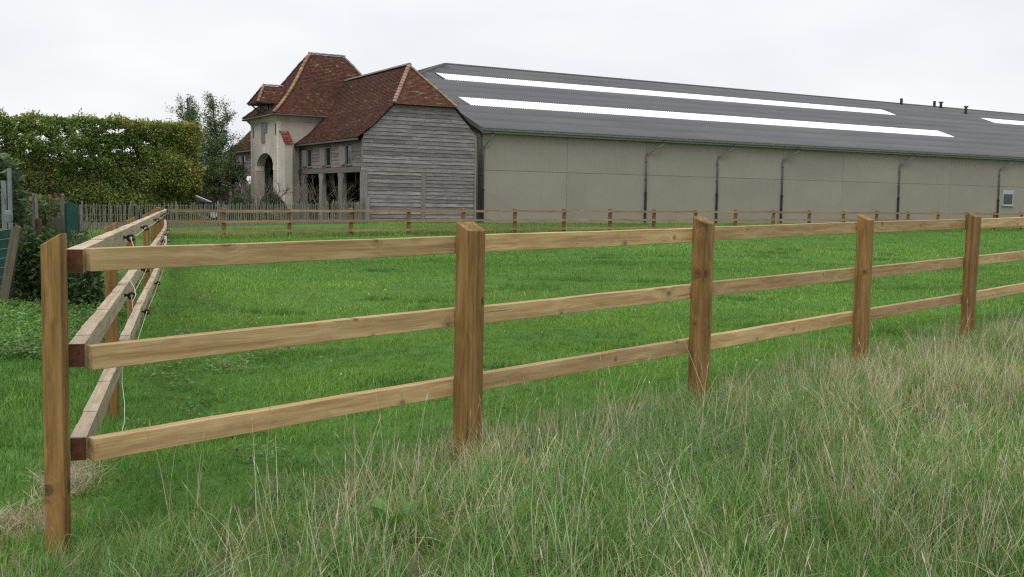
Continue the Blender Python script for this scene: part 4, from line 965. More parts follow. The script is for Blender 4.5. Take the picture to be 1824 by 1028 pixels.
x, y = sample(-8, 26, 11.5, 26, 48); k_ = infield(x, y) & cull(x, y) & (nrg.uniform(size=len(x)) < np.clip((y-11.5)/2, 0, 1)); turf('paddock_turf_middle', x[k_], y[k_], km, np.ones(k_.sum()), 21, 'short bright green turf across the middle of the paddock', 5)
x, y = sample(-14, 58, 23, 72, 10); k_ = infield(x, y) & cull(x, y) & (nrg.uniform(size=len(x)) < np.clip((y-23)/4, 0, 1)); turf('paddock_turf_far', x[k_], y[k_], kf, np.ones(k_.sum()), 21, 'short green turf at the far side of the paddock', 5)
# longer grass along the foot of the back fence and the strip up to the buildings
x, y = sample(-16, 60, 36, 100, 9); w_ = (x-BARN_O[0])*DB[0]+(y-BARN_O[1])*DB[1]; u_ = (x-BARN_O[0])*DA[0]+(y-BARN_O[1])*DA[1]
bo = (P0[0]-BARN_O[0])*DB[0]+(P0[1]-BARN_O[1])*DB[1]
k_ = (w_ > bo-.1) & (w_ < -.2) & cull(x, y) & (u_ > -26) & (u_ < 75) & ((u_ > -8) | (w_ < -8)); x, y, w_ = x[k_], y[k_], w_[k_]
near_f = np.clip(1-(w_-bo)/2.2, 0, 1); kx = [tuft('bank_grass', 36, .45, .10, .26, .014, .9, G_TURF*2+G_OLIVE+G_STRAW[3:4], 110+k, 2) for k in range(4)]
turf('bank_grass', x, y, kx, .6+.7*near_f, 31, 'longer rough grass between the far fence and the buildings', 4)
s_ = np.arange(-3, 52, .11); xy = np.array([P0[:2]+DA[:2]*q for q in s_])+nrg.normal(0, .16, (len(s_), 2))
turf('fence_foot_grass', xy[:, 0], xy[:, 1], kx, .85*np.ones(len(xy)), 33, 'tufts of rough grass along the foot of the far fence', 4)

# ================================================================== outside the left fence
G_WEED = [(0.094, 0.198, 0.05), (0.132, 0.253, 0.072), (0.066, 0.154, 0.04), (0.165, 0.275, 0.088)]
x, y = sample(-12, -1.5, 2.6, 15, 95); k_ = (x < left_x(y)-.0) & cull(x, y) & (straw_strip(x, y) < .35) & ((fence_sd(x, y)[1] < .1) | (fence_sd(x, y)[0] > 0)); x, y = x[k_], y[k_]
turf('outer_turf', x, y, [tuft('outer_turf', 40, .15, .035, .10, .006, 1.3, G_TURF, 120+k, 2) for k in range(5)], np.ones(len(x)), 41, 'lush green grass outside the left fence', 5)
x, y = sample(-13, -2.6, 8.2, 19, 46); k_ = (x < left_x(y)-.35) & cull(x, y) & (vnoise(x, y, 1.0, 43)+np.clip((y-9)/6, -.4, .5)-(x+5)*.06 > .70); x, y = x[k_], y[k_]; n = len(x)
sc_ = nrg.uniform(.6, 1.3, n); scatter('nettle_patch', np.stack([x, y, gz(x, y)], 1), rot_rand(n, .15), np.stack([sc_]*3, 1), nrg.integers(0, 4, n), (.55+.7*vnoise(x, y, 1.5, 44))[:, None]*np.array([[1.05, 1.0, .95]]), [weed('weed', 46, .17, .10, .026, .045, G_WEED, 130+k) for k in range(4)], 'low leafy weeds growing between the left fence and the shrubs', 'weeds')
x, y = sample(-3.2, -1.7, 2.6, 6.2, 260); k_ = (nrg.uniform(size=len(x)) < straw_strip(x, y)*1.2) & cull(x, y); x, y = x[k_], y[k_]; n = len(x)
rt = rot_rand(n, .5); sc_ = nrg.uniform(.6, 1.1, n)
scatter('dead_grass', np.stack([x, y, gz(x, y)], 1), rt, np.stack([sc_, sc_, sc_*.45], 1), nrg.integers(0, 3, n), nrg.uniform(.6, .95, (n, 1))*np.ones((1, 3)), [tuft('dead', 30, .10, .10, .26, .004, 1.5, G_STRAW, 140+k, 3) for k in range(3)], 'matted dead straw lying round the foot of the corner post', 'straw')
# pale weeds inside the paddock by the left fence
x, y = sample(-6.2, -1.0, 6.0, 17, 16); xl = left_x(y); k_ = (x > xl+.1) & (nrg.uniform(size=len(x)) < np.clip(1.1-(x-xl)/1.5, 0, 1)*vnoise(x, y, 1.4, 47)) & infield(x, y); x, y = x[k_], y[k_]; n = len(x); sc_ = nrg.uniform(.5, 1.1, n)
scatter('paddock_weeds', np.stack([x, y, gz(x, y)], 1), rot_rand(n, .15), np.stack([sc_, sc_, sc_*.8], 1), nrg.integers(0, 3, n), nrg.uniform(.8, 1.2, (n, 1))*np.array([[1.25, 1.1, 1.1]]), [weed('pweed', 34, .18, .10, .03, .06, G_WEED+[(.16, .2, .08)], 150+k) for k in range(3)], 'pale broadleaved weeds in the turf beside the left fence', 'weeds')
# rough dark clumps left uneaten in the paddock
_cx, _cy = sample(-4, 16, 8, 34, .11); _k = infield(_cx, _cy) & cull(_cx, _cy); _cx, _cy = _cx[_k], _cy[_k]; _n = len(_cx); _r = nrg.uniform(.10, .38, _n)
x = np.concatenate([c_+nrg.normal(0, r_*1.5, int(20+r_*110)) for c_, r_ in zip(_cx, _r)]); y = np.concatenate([c_+nrg.normal(0, r_*.8, int(20+r_*110)) for c_, r_ in zip(_cy, _r)])[:len(x)]
n = len(x); sc_ = nrg.uniform(.5, 1.1, n)
scatter('rough_clumps', np.stack([x, y, gz(x, y)], 1), rot_rand(n, .2), np.stack([sc_]*3, 1), nrg.integers(0, 3, n), nrg.uniform(.6, .9, (n, 1))*np.ones((1, 3)), [tuft('clump', 26, .10, .05, .13, .007, 1.1, G_TURF[:3], 170+k, 2) for k in range(3)], 'darker rough clumps of ungrazed grass dotted over the paddock', 'grass')
# white daisies
x, y = sample(-3, 14, 8, 30, .3); k_ = infield(x, y) & cull(x, y); x, y = x[k_], y[k_]; n = len(x)
scatter('daisies', np.stack([x, y, gz(x, y)+.07], 1), rot_rand(n, .3), np.full((n, 3), 1.0)*nrg.uniform(.5, 1, (n, 1)), np.zeros(n), np.ones((n, 3)), [weed('daisy', 6, .008, .004, .012, .014, [(.75, .75, .72)], 160)], 'scattered tiny white daisies in the paddock', 'flowers')

# ------------------------------------------------------------------ dock plant in the verge
def leafy(name, mb_pts, mat, parent): pass
def big_leaf(mb, base, d, l, w, c, droop=.25, n=5):
    base = Vector(base); d = Vector(d).normalized(); s_ = d.cross(Vector((0, 0, 1))).normalized(); pts = []
    for k in range(n+1):
        f = k/n; p = base+d*(l*f)+Vector((0, 0, -droop*l*f*f)); ww = w*math.sin(math.pi*min(1, .08+f*.92))**.8*.5; pts.append((p-s_*ww+Vector((0, 0, ww*.35)), p, p+s_*ww+Vector((0, 0, ww*.35))))
    for a, b in zip(pts[:-1], pts[1:]):
        mb.quad(a[0], a[1], b[1], b[0], c); mb.quad(a[1], a[2], b[2], b[1], c)
dp = at_depth(690, 960, 4.45); dock = thing('dock_plant', 'broad leaved green dock plant among the straw grass', 'plant', (dp[0], dp[1], g1(dp[0], dp[1])))
for k, (az, el, l) in enumerate(((200, 50, .30), (250, 62, .30), (300, 55, .27), (20, 60, .26), (120, 58, .25), (275, 30, .24))):
    mb = MB(); d = Vector((math.cos(R(az))*math.cos(R(el)), math.sin(R(az))*math.cos(R(el)), math.sin(R(el)))); b = d*.10
    mb.tube([(0, 0, 0), b], .004, 4, (.10, .17, .05)); big_leaf(mb, b, d, l*.62, .07, (.10*rnd.uniform(.9, 1.2), .24, .065)); part('leaf', mb, M['leaf'], dock)

# ================================================================== leaf clouds
def leaf_cloud(name, P, size, pal_fn, parent, elong=.6, up=.2, seed=0, kind='stuff'):
    r = np.random.default_rng(seed); n = len(P); az = r.uniform(0, 6.283, n); el = r.normal(up, .6, n)
    d = np.stack([np.cos(az)*np.cos(el), np.sin(az)*np.cos(el), np.sin(el)], 1); q = r.normal(size=(n, 3)); s_ = np.cross(d, q); s_ /= np.linalg.norm(s_, axis=1, keepdims=True)
    l = size*r.uniform(.65, 1.35, (n, 1)); w = l*elong*.5; up_ = np.cross(s_, d)*l*.10
    V = np.stack([P, P+d*l*.5+s_*w+up_, P+d*l, P+d*l*.5-s_*w+up_], 1).reshape(-1, 3); b = np.arange(n)*4
    Fq = np.concatenate([np.stack([b, b+1, b+2], 1), np.stack([b, b+2, b+3], 1)]); C = np.repeat(pal_fn(P, r), 4, axis=0)
    me = tri_mesh(name, V, Fq, C); o = link(name, me, parent, mat=M['leaf'])
    if kind: o['kind'] = kind
    return o
def pal_pick(pal, wts=None, lo=.75, hi=1.25):
    pal = np.array(pal)
    def f(P, r): return pal[r.choice(len(pal), len(P), p=wts)]*r.uniform(lo, hi, (len(P), 1))
    return f
def noise3(P, s, seed):
    r = np.random.default_rng(seed); out = np.zeros(len(P))
    for k in range(8):
        a = r.normal(size=3); a = a/np.linalg.norm(a)*s*r.uniform(.6, 1.7); out += np.sin(P @ a+r.uniform(0, 6.28))
    return .5+out/8*1.1
def branch(mb, p, d, l, r, depth, rg, spread=.5, n=3, bendz=.0, tips=None, col=None, sides=5):
    p = Vector(p); d = Vector(d).normalized(); pts = [p]; q = p.copy(); dd = d.copy()
    for k in range(3):
        dd = (dd+Vector((rg.gauss(0, .12), rg.gauss(0, .12), rg.gauss(0, .08)+bendz))).normalized(); q = q+dd*(l/3); pts.append(q.copy())
    mb.tube(pts, [r, r*.85, r*.7, r*.55], sides, col, caps=False)
    if tips is not None: tips += pts[1:]
    if depth > 0:
        for k in range(n):
            f = rg.uniform(.35, 1.0); i = min(2, int(f*3)); b = pts[i].lerp(pts[i+1], f*3-i); sd_ = Vector((rg.gauss(0, 1), rg.gauss(0, 1), rg.gauss(0, .6))).normalized()
            branch(mb, b, (dd+sd_*spread).normalized(), l*rg.uniform(.5, .75), r*.5, depth-1, rg, spread, n, bendz, tips, col, max(3, sides-1))

# ---- tall clipped hedge behind the paling fence
HA = at_depth(-110, 300, 46.5)[:2]; HB = at_depth(363, 300, 55.5)[:2]; hd = HB-HA; hl_ = np.linalg.norm(hd); hd = hd/hl_; hn = np.array([-hd[1], hd[0]]); 
hedge = thing('hedge', 'tall clipped beech hedge turning yellow behind the paling fence', 'hedge', (HA[0], HA[1], g1(HA[0], HA[1])))
def hedge_pts(n, r):
    s = r.uniform(0, hl_, n); z = r.uniform(0, 5.45, n); dth = r.beta(.7, .7, n)*1.15
    top = np.interp(s, [0, 2.9, 3.2, 3.5, 4.2, hl_], [5.15, 5.0, 4.85, 4.97, 5.07, 5.15])+.04*np.sin(s*2.3)*np.sin(s*5.1)+.04*np.sin(s*11)
    end = .14*np.sin(z*3.1)+.12*np.sin(z*7.3)-.08*np.clip((z-4.7)/.6, 0, 1)
    k = (z < top-.05+np.abs(r.normal(0, .10, n))*(noise3(np.stack([s, s*0, s*0], 1), 6., 3)*2)) & (s < hl_+end-.1); rel = .55*(noise3(np.stack([s, s*0, z], 1), 2.2, 21)-.5)+.35*(noise3(np.stack([s, s*0, z], 1), 5.5, 22)-.5)
    return np.stack([s, dth*(1.0-.5*np.abs(rel))-rel, z], 1)[k]
rh = np.random.default_rng(77); Q = hedge_pts(190000, rh)
_up = np.clip((Q[:, 2]-2.0)/1.5, 0, 1)*np.exp(-(np.abs(Q[:, 0]-hl_*.53)/(hl_*.33))**3)
thin = np.clip((.85*noise3(Q*np.array([1, .06, 1]), 13., 5)+.15*noise3(Q*np.array([1, .06, 1]), 2.6, 15)-.685+.16*_up)*9, 0, 1)*np.clip(_up*1.6+.05, 0, 1)*np.clip((5.15-Q[:, 2])/.4, 0, 1)
thin = np.maximum(thin, .6*np.exp(-((Q[:, 0]-3.3)/.25)**2-((Q[:, 2]-5.1)/.4)**2))
Q = Q[rh.uniform(size=len(Q)) > thin*.93]
HP = np.stack([Q[:, 0]*hd[0]+Q[:, 1]*hn[0], Q[:, 0]*hd[1]+Q[:, 1]*hn[1], Q[:, 2]], 1)
def hedge_pal(P, r):
    pal = np.array([(.145, .205, .048), (.195, .27, .065), (.105, .158, .039), (.26, .31, .08), (.38, .33, .095), (.30, .20, .08)])
    s = P[:, 0]*hd[0]+P[:, 1]*hd[1]; yv = np.clip(noise3(P, .9, 9)*1.1-.30+.35*np.exp(-((s-hl_)/.7)**2)+.30*np.clip((P[:, 2]-4.6)/.6, 0, 1)+.25*np.exp(-((s-hl_*.33)/1.4)**2), 0, 1)
    u_ = r.uniform(size=len(P)); i = np.where(u_ < yv*.55, 4, np.where(u_ < yv*.8, 3, np.where(u_ < yv*.9, 5, r.integers(0, 3, len(P))))); return pal[i]*r.uniform(.7, 1.3, (len(P), 1))
leaf_cloud('foliage', HP, .125, hedge_pal, hedge, .62, .1, 3)
rg = random.Random(4)
for k in range(22):
    s = hl_*(k+.5)/22; b = hd*s+hn*(.55+rg.uniform(-.1, .1)); mb = MB(); pts = [Vector((b[0]+rg.gauss(0, .05), b[1]+rg.gauss(0, .05), -.1+4.9*q/5)) for q in range(6)]; mb.tube(pts, [.045, .04, .034, .028, .02, .01], 5)
    for q in range(26):
        f = rg.uniform(.12, .93); i_ = min(4, int(f*5)); p_ = pts[i_].lerp(pts[i_+1], f*5-i_); a_ = rg.uniform(0, 6.28); branch(mb, p_, (math.cos(a_), math.sin(a_), .5), rg.uniform(.25, .5), .012, 1, rg, .7, 3, sides=3)
    part('stem', mb, M['bark'], hedge)

# ---- trees
def tree(px_, d, ztop, width, seed, label, pal, nleaf, size, zbot=.8, gappy=.5):
    b = at_depth(px_, 350, d); g = g1(b[0], b[1]); t_ = thing('tree', label, 'tree', (b[0], b[1], g)); rg = random.Random(seed); r = np.random.default_rng(seed)
    mb = MB(); tips = []; H = ztop-g; pts = [Vector((0, 0, -.2))]; 
    for k in range(1, 9): pts.append(Vector((rg.gauss(0, .04)*k*.4, rg.gauss(0, .04)*k*.4, H*k/8)))
    mb.tube(pts, [.13*(1-k/9)+.012 for k in range(9)], 7)
    for k in range(110):
        f = .14+.85*(1-math.sqrt(1-rg.random()*.995)); i = min(7, int(f*8)); p = pts[i].lerp(pts[i+1], f*8-i); a = rg.uniform(0, 6.28); env = (1.08-f)**.75*min(1, f*3.2)
        branch(mb, p, (math.cos(a), math.sin(a), .35+f*.6), width*.40*env*rg.uniform(.35, 1.25)+.10, .016*(1-f)+.006, 1, rg, .6, 2, .02, tips, sides=3)
    part('trunk', mb, M['bark'], t_)
    T = np.array([tuple(q) for q in tips]); T = T[T[:, 2] > zbot]; P = T[r.integers(0, len(T), nleaf)]+r.normal(0, .15, (nleaf, 3))
    leaf_cloud('crown', P, size, pal_pick(pal), t_, .6, -.1, seed); return t_
TREEP = [(0.093, 0.136, 0.054), (0.119, 0.165, 0.071), (0.071, 0.105, 0.043), (0.141, 0.182, 0.076), (0.098, 0.153, 0.038)]
tree(384, 70, 8.15, 5.2, 31, 'slender young tree with sparse grey green leaves and a dark straight trunk beside the tower', TREEP, 22000, .11, 1.6)
tree(336, 73, 8.1, 5.4, 34, 'young green tree whose top shows above the end of the clipped hedge', TREEP, 25000, .11, 1.4)
tree(414, 72, 5.0, 2.4, 36, 'small leafy tree growing in front of the open far wing of the gatehouse', [(.05, .085, .022), (.07, .105, .03), (.04, .065, .02)], 3000, .115, 2.2)

# ---- paling fence
PFA = at_depth(138, 400, 44.0)[:2]; PFB = uw(-7.45, -.55)[:2]; pd = PFB-PFA; pl_ = np.linalg.norm(pd); pd = pd/pl_
pf = thing('paling_fence', 'grey split chestnut paling fence running from the windbreak to the gatehouse corner', 'fence', (PFA[0], PFA[1], 0))
pale_m = []
for k in range(6):
    rg = random.Random(300+k); mb = MB(); h = 1.17+rg.uniform(-.06, .06); w = rg.uniform(.034, .05); b_ = rg.uniform(-.03, .03)
    x0 = w/2; ys = .009
    P8 = [(-x0, -ys, 0), (x0, -ys, 0), (x0, ys, 0), (-x0, ys, 0)]; mid = [(-x0*.95+b_, -ys, h*.5), (x0*1.0+b_, -ys, h*.5), (x0+b_, ys, h*.5), (-x0+b_, ys, h*.5)]; sh = [(-x0*.9, -ys, h-.07), (x0*.9, -ys, h-.07), (x0*.9, ys, h-.07), (-x0*.9, ys, h-.07)]
    mb.hexa(P8+mid); mb.hexa(mid+sh); mb.hexa(sh+[(-.008, -ys*.6, h), (.008, -ys*.6, h), (.008, ys*.6, h), (-.008, ys*.6, h)]); me = mb.mesh('pale'); me.materials.append(M['pale']); pale_m.append(me)
s = 0.0; cnt = 0; rg = random.Random(9)
while s < pl_-.1:
    b = PFA+pd*s; o = link('pale', pale_m[rg.randrange(6)], pf, (b[0]-PFA[0], b[1]-PFA[1], g1(b[0], b[1])-.03+rg.uniform(-.02, .02)), (R(rg.uniform(-2, 2)), R(rg.uniform(-2.6, 2.6)), math.atan2(pd[1], pd[0])+R(rg.uniform(-8, 8))))
    o.scale = (1, 1, .97+.09*(s > pl_*.80)+rg.uniform(-.025, .025)); cnt += 1
    s += rg.uniform(.10, .132) if s < pl_*.78 else rg.uniform(.06, .085)
for k in range(8):
    s = pl_*(k+.12)/7.4; s = min(s, pl_-.05); b = PFA+pd*s+np.array([-pd[1], pd[0]])*.08; mb = MB(); mb.tube([(0, 0, -.2), (0, 0, 1.2)], [.05, .04], 7); o = part('stake', mb, M['pale'], pf); o.location = (b[0]-PFA[0], b[1]-PFA[1], g1(b[0], b[1]))
for z in (.2, .62, 1.0):
    mb = MB(); mb.tube([(pd[0]*q-pd[1]*-.03, pd[1]*q+pd[0]*-.03, g1(PFA[0]+pd[0]*q, PFA[1]+pd[1]*q)+z) for q in np.linspace(0, pl_, 12)], .006, 4); part('wire', mb, M['pvc'], pf)
mb = MB(); mb.box(-.12, .12, -.12, .12, -.2, 1.42); o = part('gate_post', mb, M['oak'], pf); o.location = (PFB[0]-PFA[0], PFB[1]-PFA[1], 0)

# ---- clipped box domes and bare shrubs in front of the gatehouse
def dome(px_, d, w, h, seed, label):
    b = at_depth(px_, 380, d); r = np.random.default_rng(seed); n = 5200; v = r.normal(size=(n, 3)); v /= np.linalg.norm(v, axis=1, keepdims=True); v[:, 2] = np.abs(v[:, 2]); rr_ = r.uniform(.86, 1.0, (n, 1))+.03*np.sin(v[:, :1]*9)
    P = v*rr_*np.array([w/2, w/2, h]); t_ = thing('box_bush', label, 'bush', (b[0], b[1], g1(b[0], b[1]))); leaf_cloud('foliage', P, .075, pal_pick([(.045, .075, .032), (.06, .095, .04), (.08, .115, .05)]), t_, .7, .3, seed)
    mb = MB(); rg = random.Random(seed); branch(mb, (0, 0, -.1), (0, 0, 1), h*.8, .06, 3, rg, .9, 5); part('stem', mb, M['bark'], t_)
dome(484, 57.5, 1.85, 1.62, 51, 'clipped dark green box dome in front of the arched gateway')
dome(432, 59.5, 1.7, 1.60, 52, 'clipped dark green box dome beside the open far wing')
def bare(px_, d, h, seed, label, n=7, spread=.7):
    b = at_depth(px_, 380, d); t_ = thing('bare_shrub', label, 'shrub', (b[0], b[1], g1(b[0], b[1]))); rg = random.Random(seed)
    for k in range(n):
        mb = MB(); a = rg.uniform(0, 6.28); branch(mb, (math.cos(a)*.1, math.sin(a)*.1, -.05), (math.cos(a)*.45, math.sin(a)*.45, 1), h*rg.uniform(.6, .85), .022, 3, rg, spread, 3, .02, sides=4); part('stem', mb, M['twig'], t_)
bare(552, 56.0, 2.0, 61, 'bare twiggy shrub in front of the cart bay next to the buttress'); bare(588, 56.8, 2.15, 62, 'bare twiggy shrub in front of the middle cart bay'); bare(462, 56.5, 2.2, 63, 'thin bare shrub rising beside the gateway arch', 6); bare(492, 57, 2.0, 64, 'thin bare shrub against the pale tower corner', 4); bare(445, 60, 2.0, 65, 'thin bare shrub at the near end of the far wing', 5)

# ---- beyond: brown hedge, grey shed, parked car
def row_hedge(name, pa, da_, pb, db_, h, th, n, pal, size, seed, label, cat='hedge'):
    A = at_depth(pa, 350, da_)[:2]; B = at_depth(pb, 350, db_)[:2]; d = B-A; l = np.linalg.norm(d); d = d/l; nn = np.array([-d[1], d[0]]); r = np.random.default_rng(seed)
    s = r.uniform(0, l, n); z = r.uniform(0, 1, n)**.8*(h+.12*np.sin(s*3)+.1*np.sin(s*7.7)); o_ = r.uniform(0, th, n); t_ = thing(name, label, cat, (A[0], A[1], g1(A[0], A[1])))
    leaf_cloud('foliage', np.stack([s*d[0]+o_*nn[0], s*d[1]+o_*nn[1], z], 1), size, pal_pick(pal), t_, .6, .1, seed)
    rg = random.Random(seed); mb = MB()
    for k in range(int(l/1.2)+1): branch(mb, (d[0]*k*1.2+nn[0]*th/2, d[1]*k*1.2+nn[1]*th/2, -.1), (0, 0, 1), h*.8, .04, 2, rg, .8, 4, sides=4)
    o = part('stems', mb, M['bark'], t_); o['kind'] = 'stuff'
row_hedge('brown_hedge', 345, 92, 560, 104, 2.35, 1.0, 16000, [(.075, .05, .032), (.10, .065, .04), (.055, .04, .028), (.06, .06, .03)], .13, 71, 'low brown hedge seen under the open far wing')
sp = uw(-60, 90); shd = at_depth(372, 340, 135)
sh = thing('distant_shed', 'grey shed standing far off behind the slender trees', 'shed', (shd[0], shd[1], 0), R(20)); mb = MB(); mb.box(-4, 5.5, 0, 6, -.2, 2.0); part('wall', mb, M['oak_dark'], sh)
mb = MB(); mb.quad((-4.4, -.5, 1.95), (5.9, -.5, 1.95), (5.9, 3, 3.3), (-4.4, 3, 3.3)); mb.quad((5.9, 6.5, 1.95), (-4.4, 6.5, 1.95), (-4.4, 3, 3.3), (5.9, 3, 3.3)); part('roof', mb, M['shed'], sh)
cpos = at_depth(352, 356, 60); car = thing('parked_car', 'dark car parked behind the end of the clipped hedge', 'car', (cpos[0], cpos[1], g1(cpos[0], cpos[1])), R(18))
side = [(-3.0, .35), (-3.05, .75), (-2.85, 1.0), (-2.35, 1.38), (-1.0, 1.44), (-.1, 1.36), (.75, 1.0), (1.35, .90), (1.55, .65), (1.5, .35)]
mb = MB(); hw = .85
for sg in (-1, 1): mb.poly([(x_, sg*(hw if z_ < 1.05 else hw*.82), z_) for x_, z_ in (side if sg < 0 else side[::-1])])
for (x0, z0), (x1, z1) in zip(side, side[1:]+side[:1]):
    a, b = (hw if z0 < 1.05 else hw*.82), (hw if z1 < 1.05 else hw*.82); mb.quad((x0, -a, z0), (x0, a, z0), (x1, b, z1), (x1, -b, z1))
part('body', mb, M['carpaint'], car)
mb = MB(); mb.quad((-.07, -.62, 1.355), (-.07, .62, 1.355), (.73, .76, 1.02), (.73, -.76, 1.02)); o = part('windscreen', mb, M['glass'], car); o.location = (.015, 0, .012)
for sg in (-1, 1):
    mb = MB(); mb.poly([(-2.2, sg*.80, 1.05), (.5, sg*.80, 1.05), (-.15, sg*.72, 1.31), (-2.0, sg*.72, 1.33)]); part('side_window', mb, M['glass'], car).location = (0, sg*.03, .0)
    mb = MB(); mb.tube([(-.12, sg*.66, 1.385), (.74, sg*.80, 1.03)], .03, 5); part('windscreen_pillar', mb, M['silver'], car)
for x_ in (-2.2, .85):
    for sg in (-1, 1):
        mb = MB(); mb.tube([(x_, sg*.70, .32), (x_, sg*.89, .32)], .32, 14); w_ = part('wheel', mb, M['black'], car); mb = MB(); mb.tube([(x_, sg*.885, .32), (x_, sg*.90, .32)], .2, 10); part('rim', mb, M['silver'], w_)

# ---- garden edge on the left
lp0 = at_depth(4, 540, 14.2); lp1 = at_depth(31, 402, 14.2)
ls = thing('leaning_post', 'grey round topped board post leaning outwards at the garden edge', 'post', (lp0[0], lp0[1], g1(lp0[0], lp0[1])-.05))
top = Vector((lp1[0]-lp0[0], lp1[1]-lp0[1], lp1[2]-(g1(lp0[0], lp0[1])-.05))); ax = top.normalized(); sx = Vector((1, 0, 0)); sx = (sx-ax*sx.dot(ax)).normalized(); sy = ax.cross(sx)
def round_post(l, w, t_):
    mb = MB(); out_ = [(-w/2, 0), (w/2, 0)]+[(w/2*math.cos(math.pi*k/8), l-w/2+w/2*math.sin(math.pi*k/8)) for k in range(9)]
    for sg in (-1, 1): mb.poly([(x_, sg*t_/2, z_) for x_, z_ in (out_ if sg < 0 else out_[::-1])])
    for (x0, z0), (x1, z1) in zip(out_, out_[1:]+out_[:1]): mb.quad((x0, -t_/2, z0), (x0, t_/2, z0), (x1, t_/2, z1), (x1, -t_/2, z1))
    return mb
o = part('board', round_post(top.length, .125, .06), M['stake'], ls); o.rotation_euler = Matrix((sx, -sy, ax)).transposed().to_euler()
nt_ = thing('garden_netting', 'dark green netting with wires hung from the leaning post', 'netting', (lp0[0], lp0[1], 0)); mb = MB(); n = 10
for k in range(n):
    def np_(f, h): return (top.x*h*(.9)-1.4*f-.02, .06-.35*f+.03*math.sin(f*9), g1(lp0[0], lp0[1])+.12+(top.z-.22)*h*(1-.12*f))
    for h in range(6): mb.quad(np_(k/n, h/6), np_((k+1)/n, h/6), np_((k+1)/n, (h+1)/6), np_(k/n, (h+1)/6))
part('sheet', mb, M['net'], nt_)
for h in range(8):
    mb = MB(); mb.tube([(np_(k/8, h/7.2+.04)[0], np_(k/8, h/7.2)[1]-.03, np_(k/8, h/7.2+.04)[2]-.04*math.sin(math.pi*k/8)) for k in range(9)], .005, 4); part('wire', mb, M['pvc'], nt_)
stk = [(51, 398, 15.6, .10), (69, 389, 16.2, .10), (87, 387, 16.4, .085), (99, 385, 16.5, .085), (108, 380, 16.8, .09)]
for k, (px_, py_, d, w) in enumerate(stk):
    P = at_depth(px_, py_, d); g = g1(P[0], P[1])-.1; o = part('round_top_stake', round_post(P[2]-g, w, .05), M['stake'], None); o.location = (P[0], P[1], g); o.rotation_euler = (0, R(rnd.uniform(-2, 2)), R(rnd.uniform(-15, 15)))
    tag(o, ('short brown round topped stake standing alone in the shrub', 'broad rusty brown round topped stake below the pair of thin stakes', 'brown round topped stake in the middle of the row of three', 'brown round topped stake second from the green windbreak', 'tallest round topped stake right beside the green windbreak')[k], 'stake', 'round topped garden stakes')
for k, (px_, py_, lab) in enumerate(((61, 346, 'thin pale garden stake, the one of a close pair farther from the windbreak'), (69, 347, 'thin pale garden stake, the one of a close pair nearer the windbreak'), (110, 347, 'thin pale garden stake against the edge of the green windbreak'))):
    P = at_depth(px_, py_, 17.2); g = g1(P[0], P[1])-.1; mb = MB(); h = P[2]-g; w = .024
    mb.hexa([(-w, -w, 0), (w, -w, 0), (w, w, 0), (-w, w, 0), (-w*.9, -w*.9, h), (w*.9, -w*.9, h), (w*.9, w*.9, h+.01), (-w*.9, w*.9, h+.01)]); o = part('garden_stake', mb, M['pale'], None); o.location = (P[0], P[1], g); o.rotation_euler = (R(rnd.uniform(-1, 1)), R(rnd.uniform(-1.5, 1.5)), R(20))
    tag(o, lab, 'stake', 'thin garden stakes' if k < 2 else None)
w0 = at_depth(113, 362, 17.3); w1 = at_depth(138, 362, 17.0); wb = thing('windbreak', 'dark green windbreak sheet standing upright at the end of the paling fence', 'windbreak', (w0[0], w0[1], g1(w0[0], w0[1]))); mb = MB(); n = 8
for k in range(n):
    for h in range(5):
        def q_(f, hh): return ((w1[0]-w0[0])*f, (w1[1]-w0[1])*f+.02*math.sin(f*11+hh*2), (w0[2]-.02*math.cos(f*6)-g1(w0[0], w0[1]))*hh)
        mb.quad(q_(k/n, h/5), q_((k+1)/n, h/5), q_((k+1)/n, (h+1)/5), q_(k/n, (h+1)/5))
part('sheet', mb, M['net'], wb)
mb = MB(); mb.tube([(w1[0]-w0[0], w1[1]-w0[1]+.03, -.1), (w1[0]-w0[0], w1[1]-w0[1]+.03, w0[2]+.05)], .02, 6); part('stake', mb, M['stake'], wb)
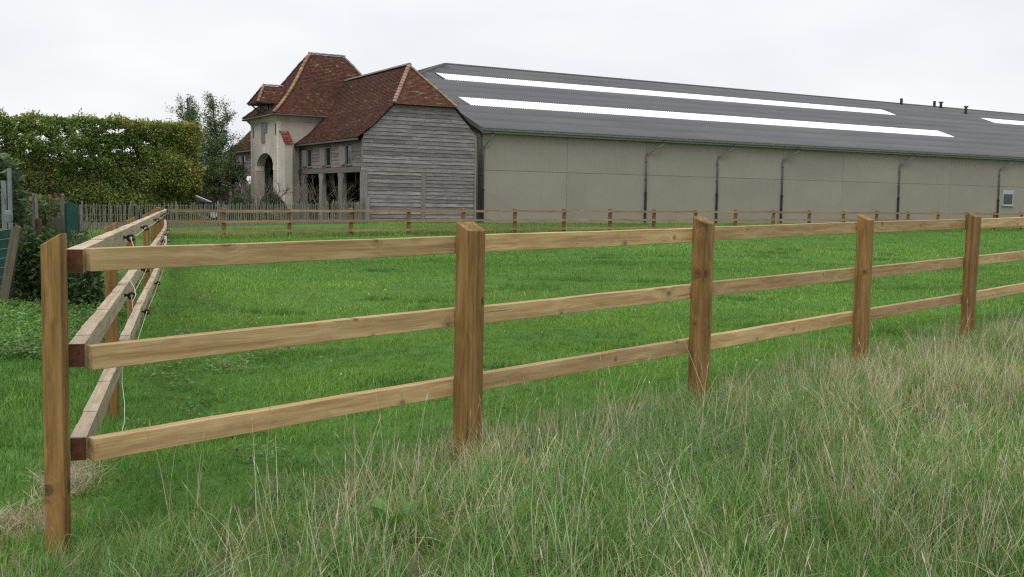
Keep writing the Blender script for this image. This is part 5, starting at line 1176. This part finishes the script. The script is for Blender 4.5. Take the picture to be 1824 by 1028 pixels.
def shrub(px0, px1, ytop, d0, d1, n, pal, size, seed, label, elong=.55, name='shrub', lump=.2):
    r = np.random.default_rng(seed); c = at_depth((px0+px1)/2, 400, (d0+d1)/2); g = g1(c[0], c[1]); t_ = thing(name, label, 'shrub', (c[0], c[1], g))
    pxs = r.uniform(px0, px1, n); ds = d0+(d1-d0)*r.beta(.8, 1.2, n); X = (pxs-912)/F_PX*ds; f = (pxs-px0)/(px1-px0); tp = np.interp(f, [0, .12, .3, .5, .7, .88, 1], [.5, .85, 1, .93, 1.02, .8, .35])+lump*np.sin(f*17+ds*2)*.4
    ztop = np.array([at_depth(p_, ytop, d_)[2] for p_, d_ in ((px0, d0), (px1, d1))]).mean()-g; z = ztop*tp*r.uniform(.0, 1, n)**.75
    P = np.stack([X-c[0], ds-c[1], z], 1); k = noise3(P, 5.5, seed) > .30; P = P[k]
    leaf_cloud('foliage', P, size, pal_pick(pal), t_, elong, -.05, seed); rg = random.Random(seed)
    for q in range(6): mb = MB(); branch(mb, (rg.uniform(-.4, .4)*(px1-px0)/F_PX*d0, rg.uniform(-.2, .2), -.05), (rg.gauss(0, .3), rg.gauss(0, .3), 1), ztop*.8, .014, 2, rg, .7, 3, sides=4); part('stem', mb, M['bark'], t_)
    return t_
DK = [(.038, .072, .026), (.055, .095, .034), (.075, .13, .045), (.03, .055, .022)]; LG = [(.09, .165, .05), (.125, .20, .07), (.07, .125, .04), (.16, .22, .10)]
shrub(22, 128, 408, 14.4, 15.6, 5200, DK+LG[:1], .085, 81, 'dark broad leaved shrub behind the corner post', .6)
shrub(112, 176, 445, 14.0, 15.2, 2600, DK+LG[:1], .08, 82, 'dark low shrub between the corner post and the windbreak', .6)
shrub(40, 130, 352, 17.6, 19.5, 5200, LG+DK[:2]+[(.16, .075, .04)], .10, 83, 'light green garden shrub with a few red leaves behind the stakes', .6)
shrub(118, 160, 415, 16.0, 16.9, 1500, LG, .08, 84, 'leafy green bramble climbing at the foot of the windbreak', .6)
shrub(-60, 46, 276, 15.2, 16.2, 3800, [(.085, .12, .06), (.12, .155, .09), (.06, .09, .04), (.04, .065, .028)], .15, 85, 'long leaved pale green bush at the edge of the garden', .28)
b0_ = at_depth(-8, 420, 14.9); ps = thing('board_screen', 'blue grey upright boards half hidden by the long leaved bush', 'screen', (b0_[0], b0_[1], g1(b0_[0], b0_[1])))
for k, (o_, h, w) in enumerate(((-.15, 1.75, .13), (.0, 1.78, .12), (.13, 1.74, .07), (.215, 1.92, .055))):
    mb = MB(); mb.box(o_-w/2, o_+w/2, 0, .025, -.1, h); part('board', mb, M['blueboard'], ps)
pt = at_depth(15, 386, 14.7); mb = MB(); mb.tube([(0, 0, 0), (0, 0, .03), (0, 0, .12), (0, 0, .17), (0, 0, .18)], [.05, .058, .062, .045, .02], 10); o = part('hanging_pot', mb, M['blueboard'], None); o.location = (pt[0], pt[1], pt[2]-.09); tag(o, 'small pale blue pot hanging on the grey boards', 'pot')
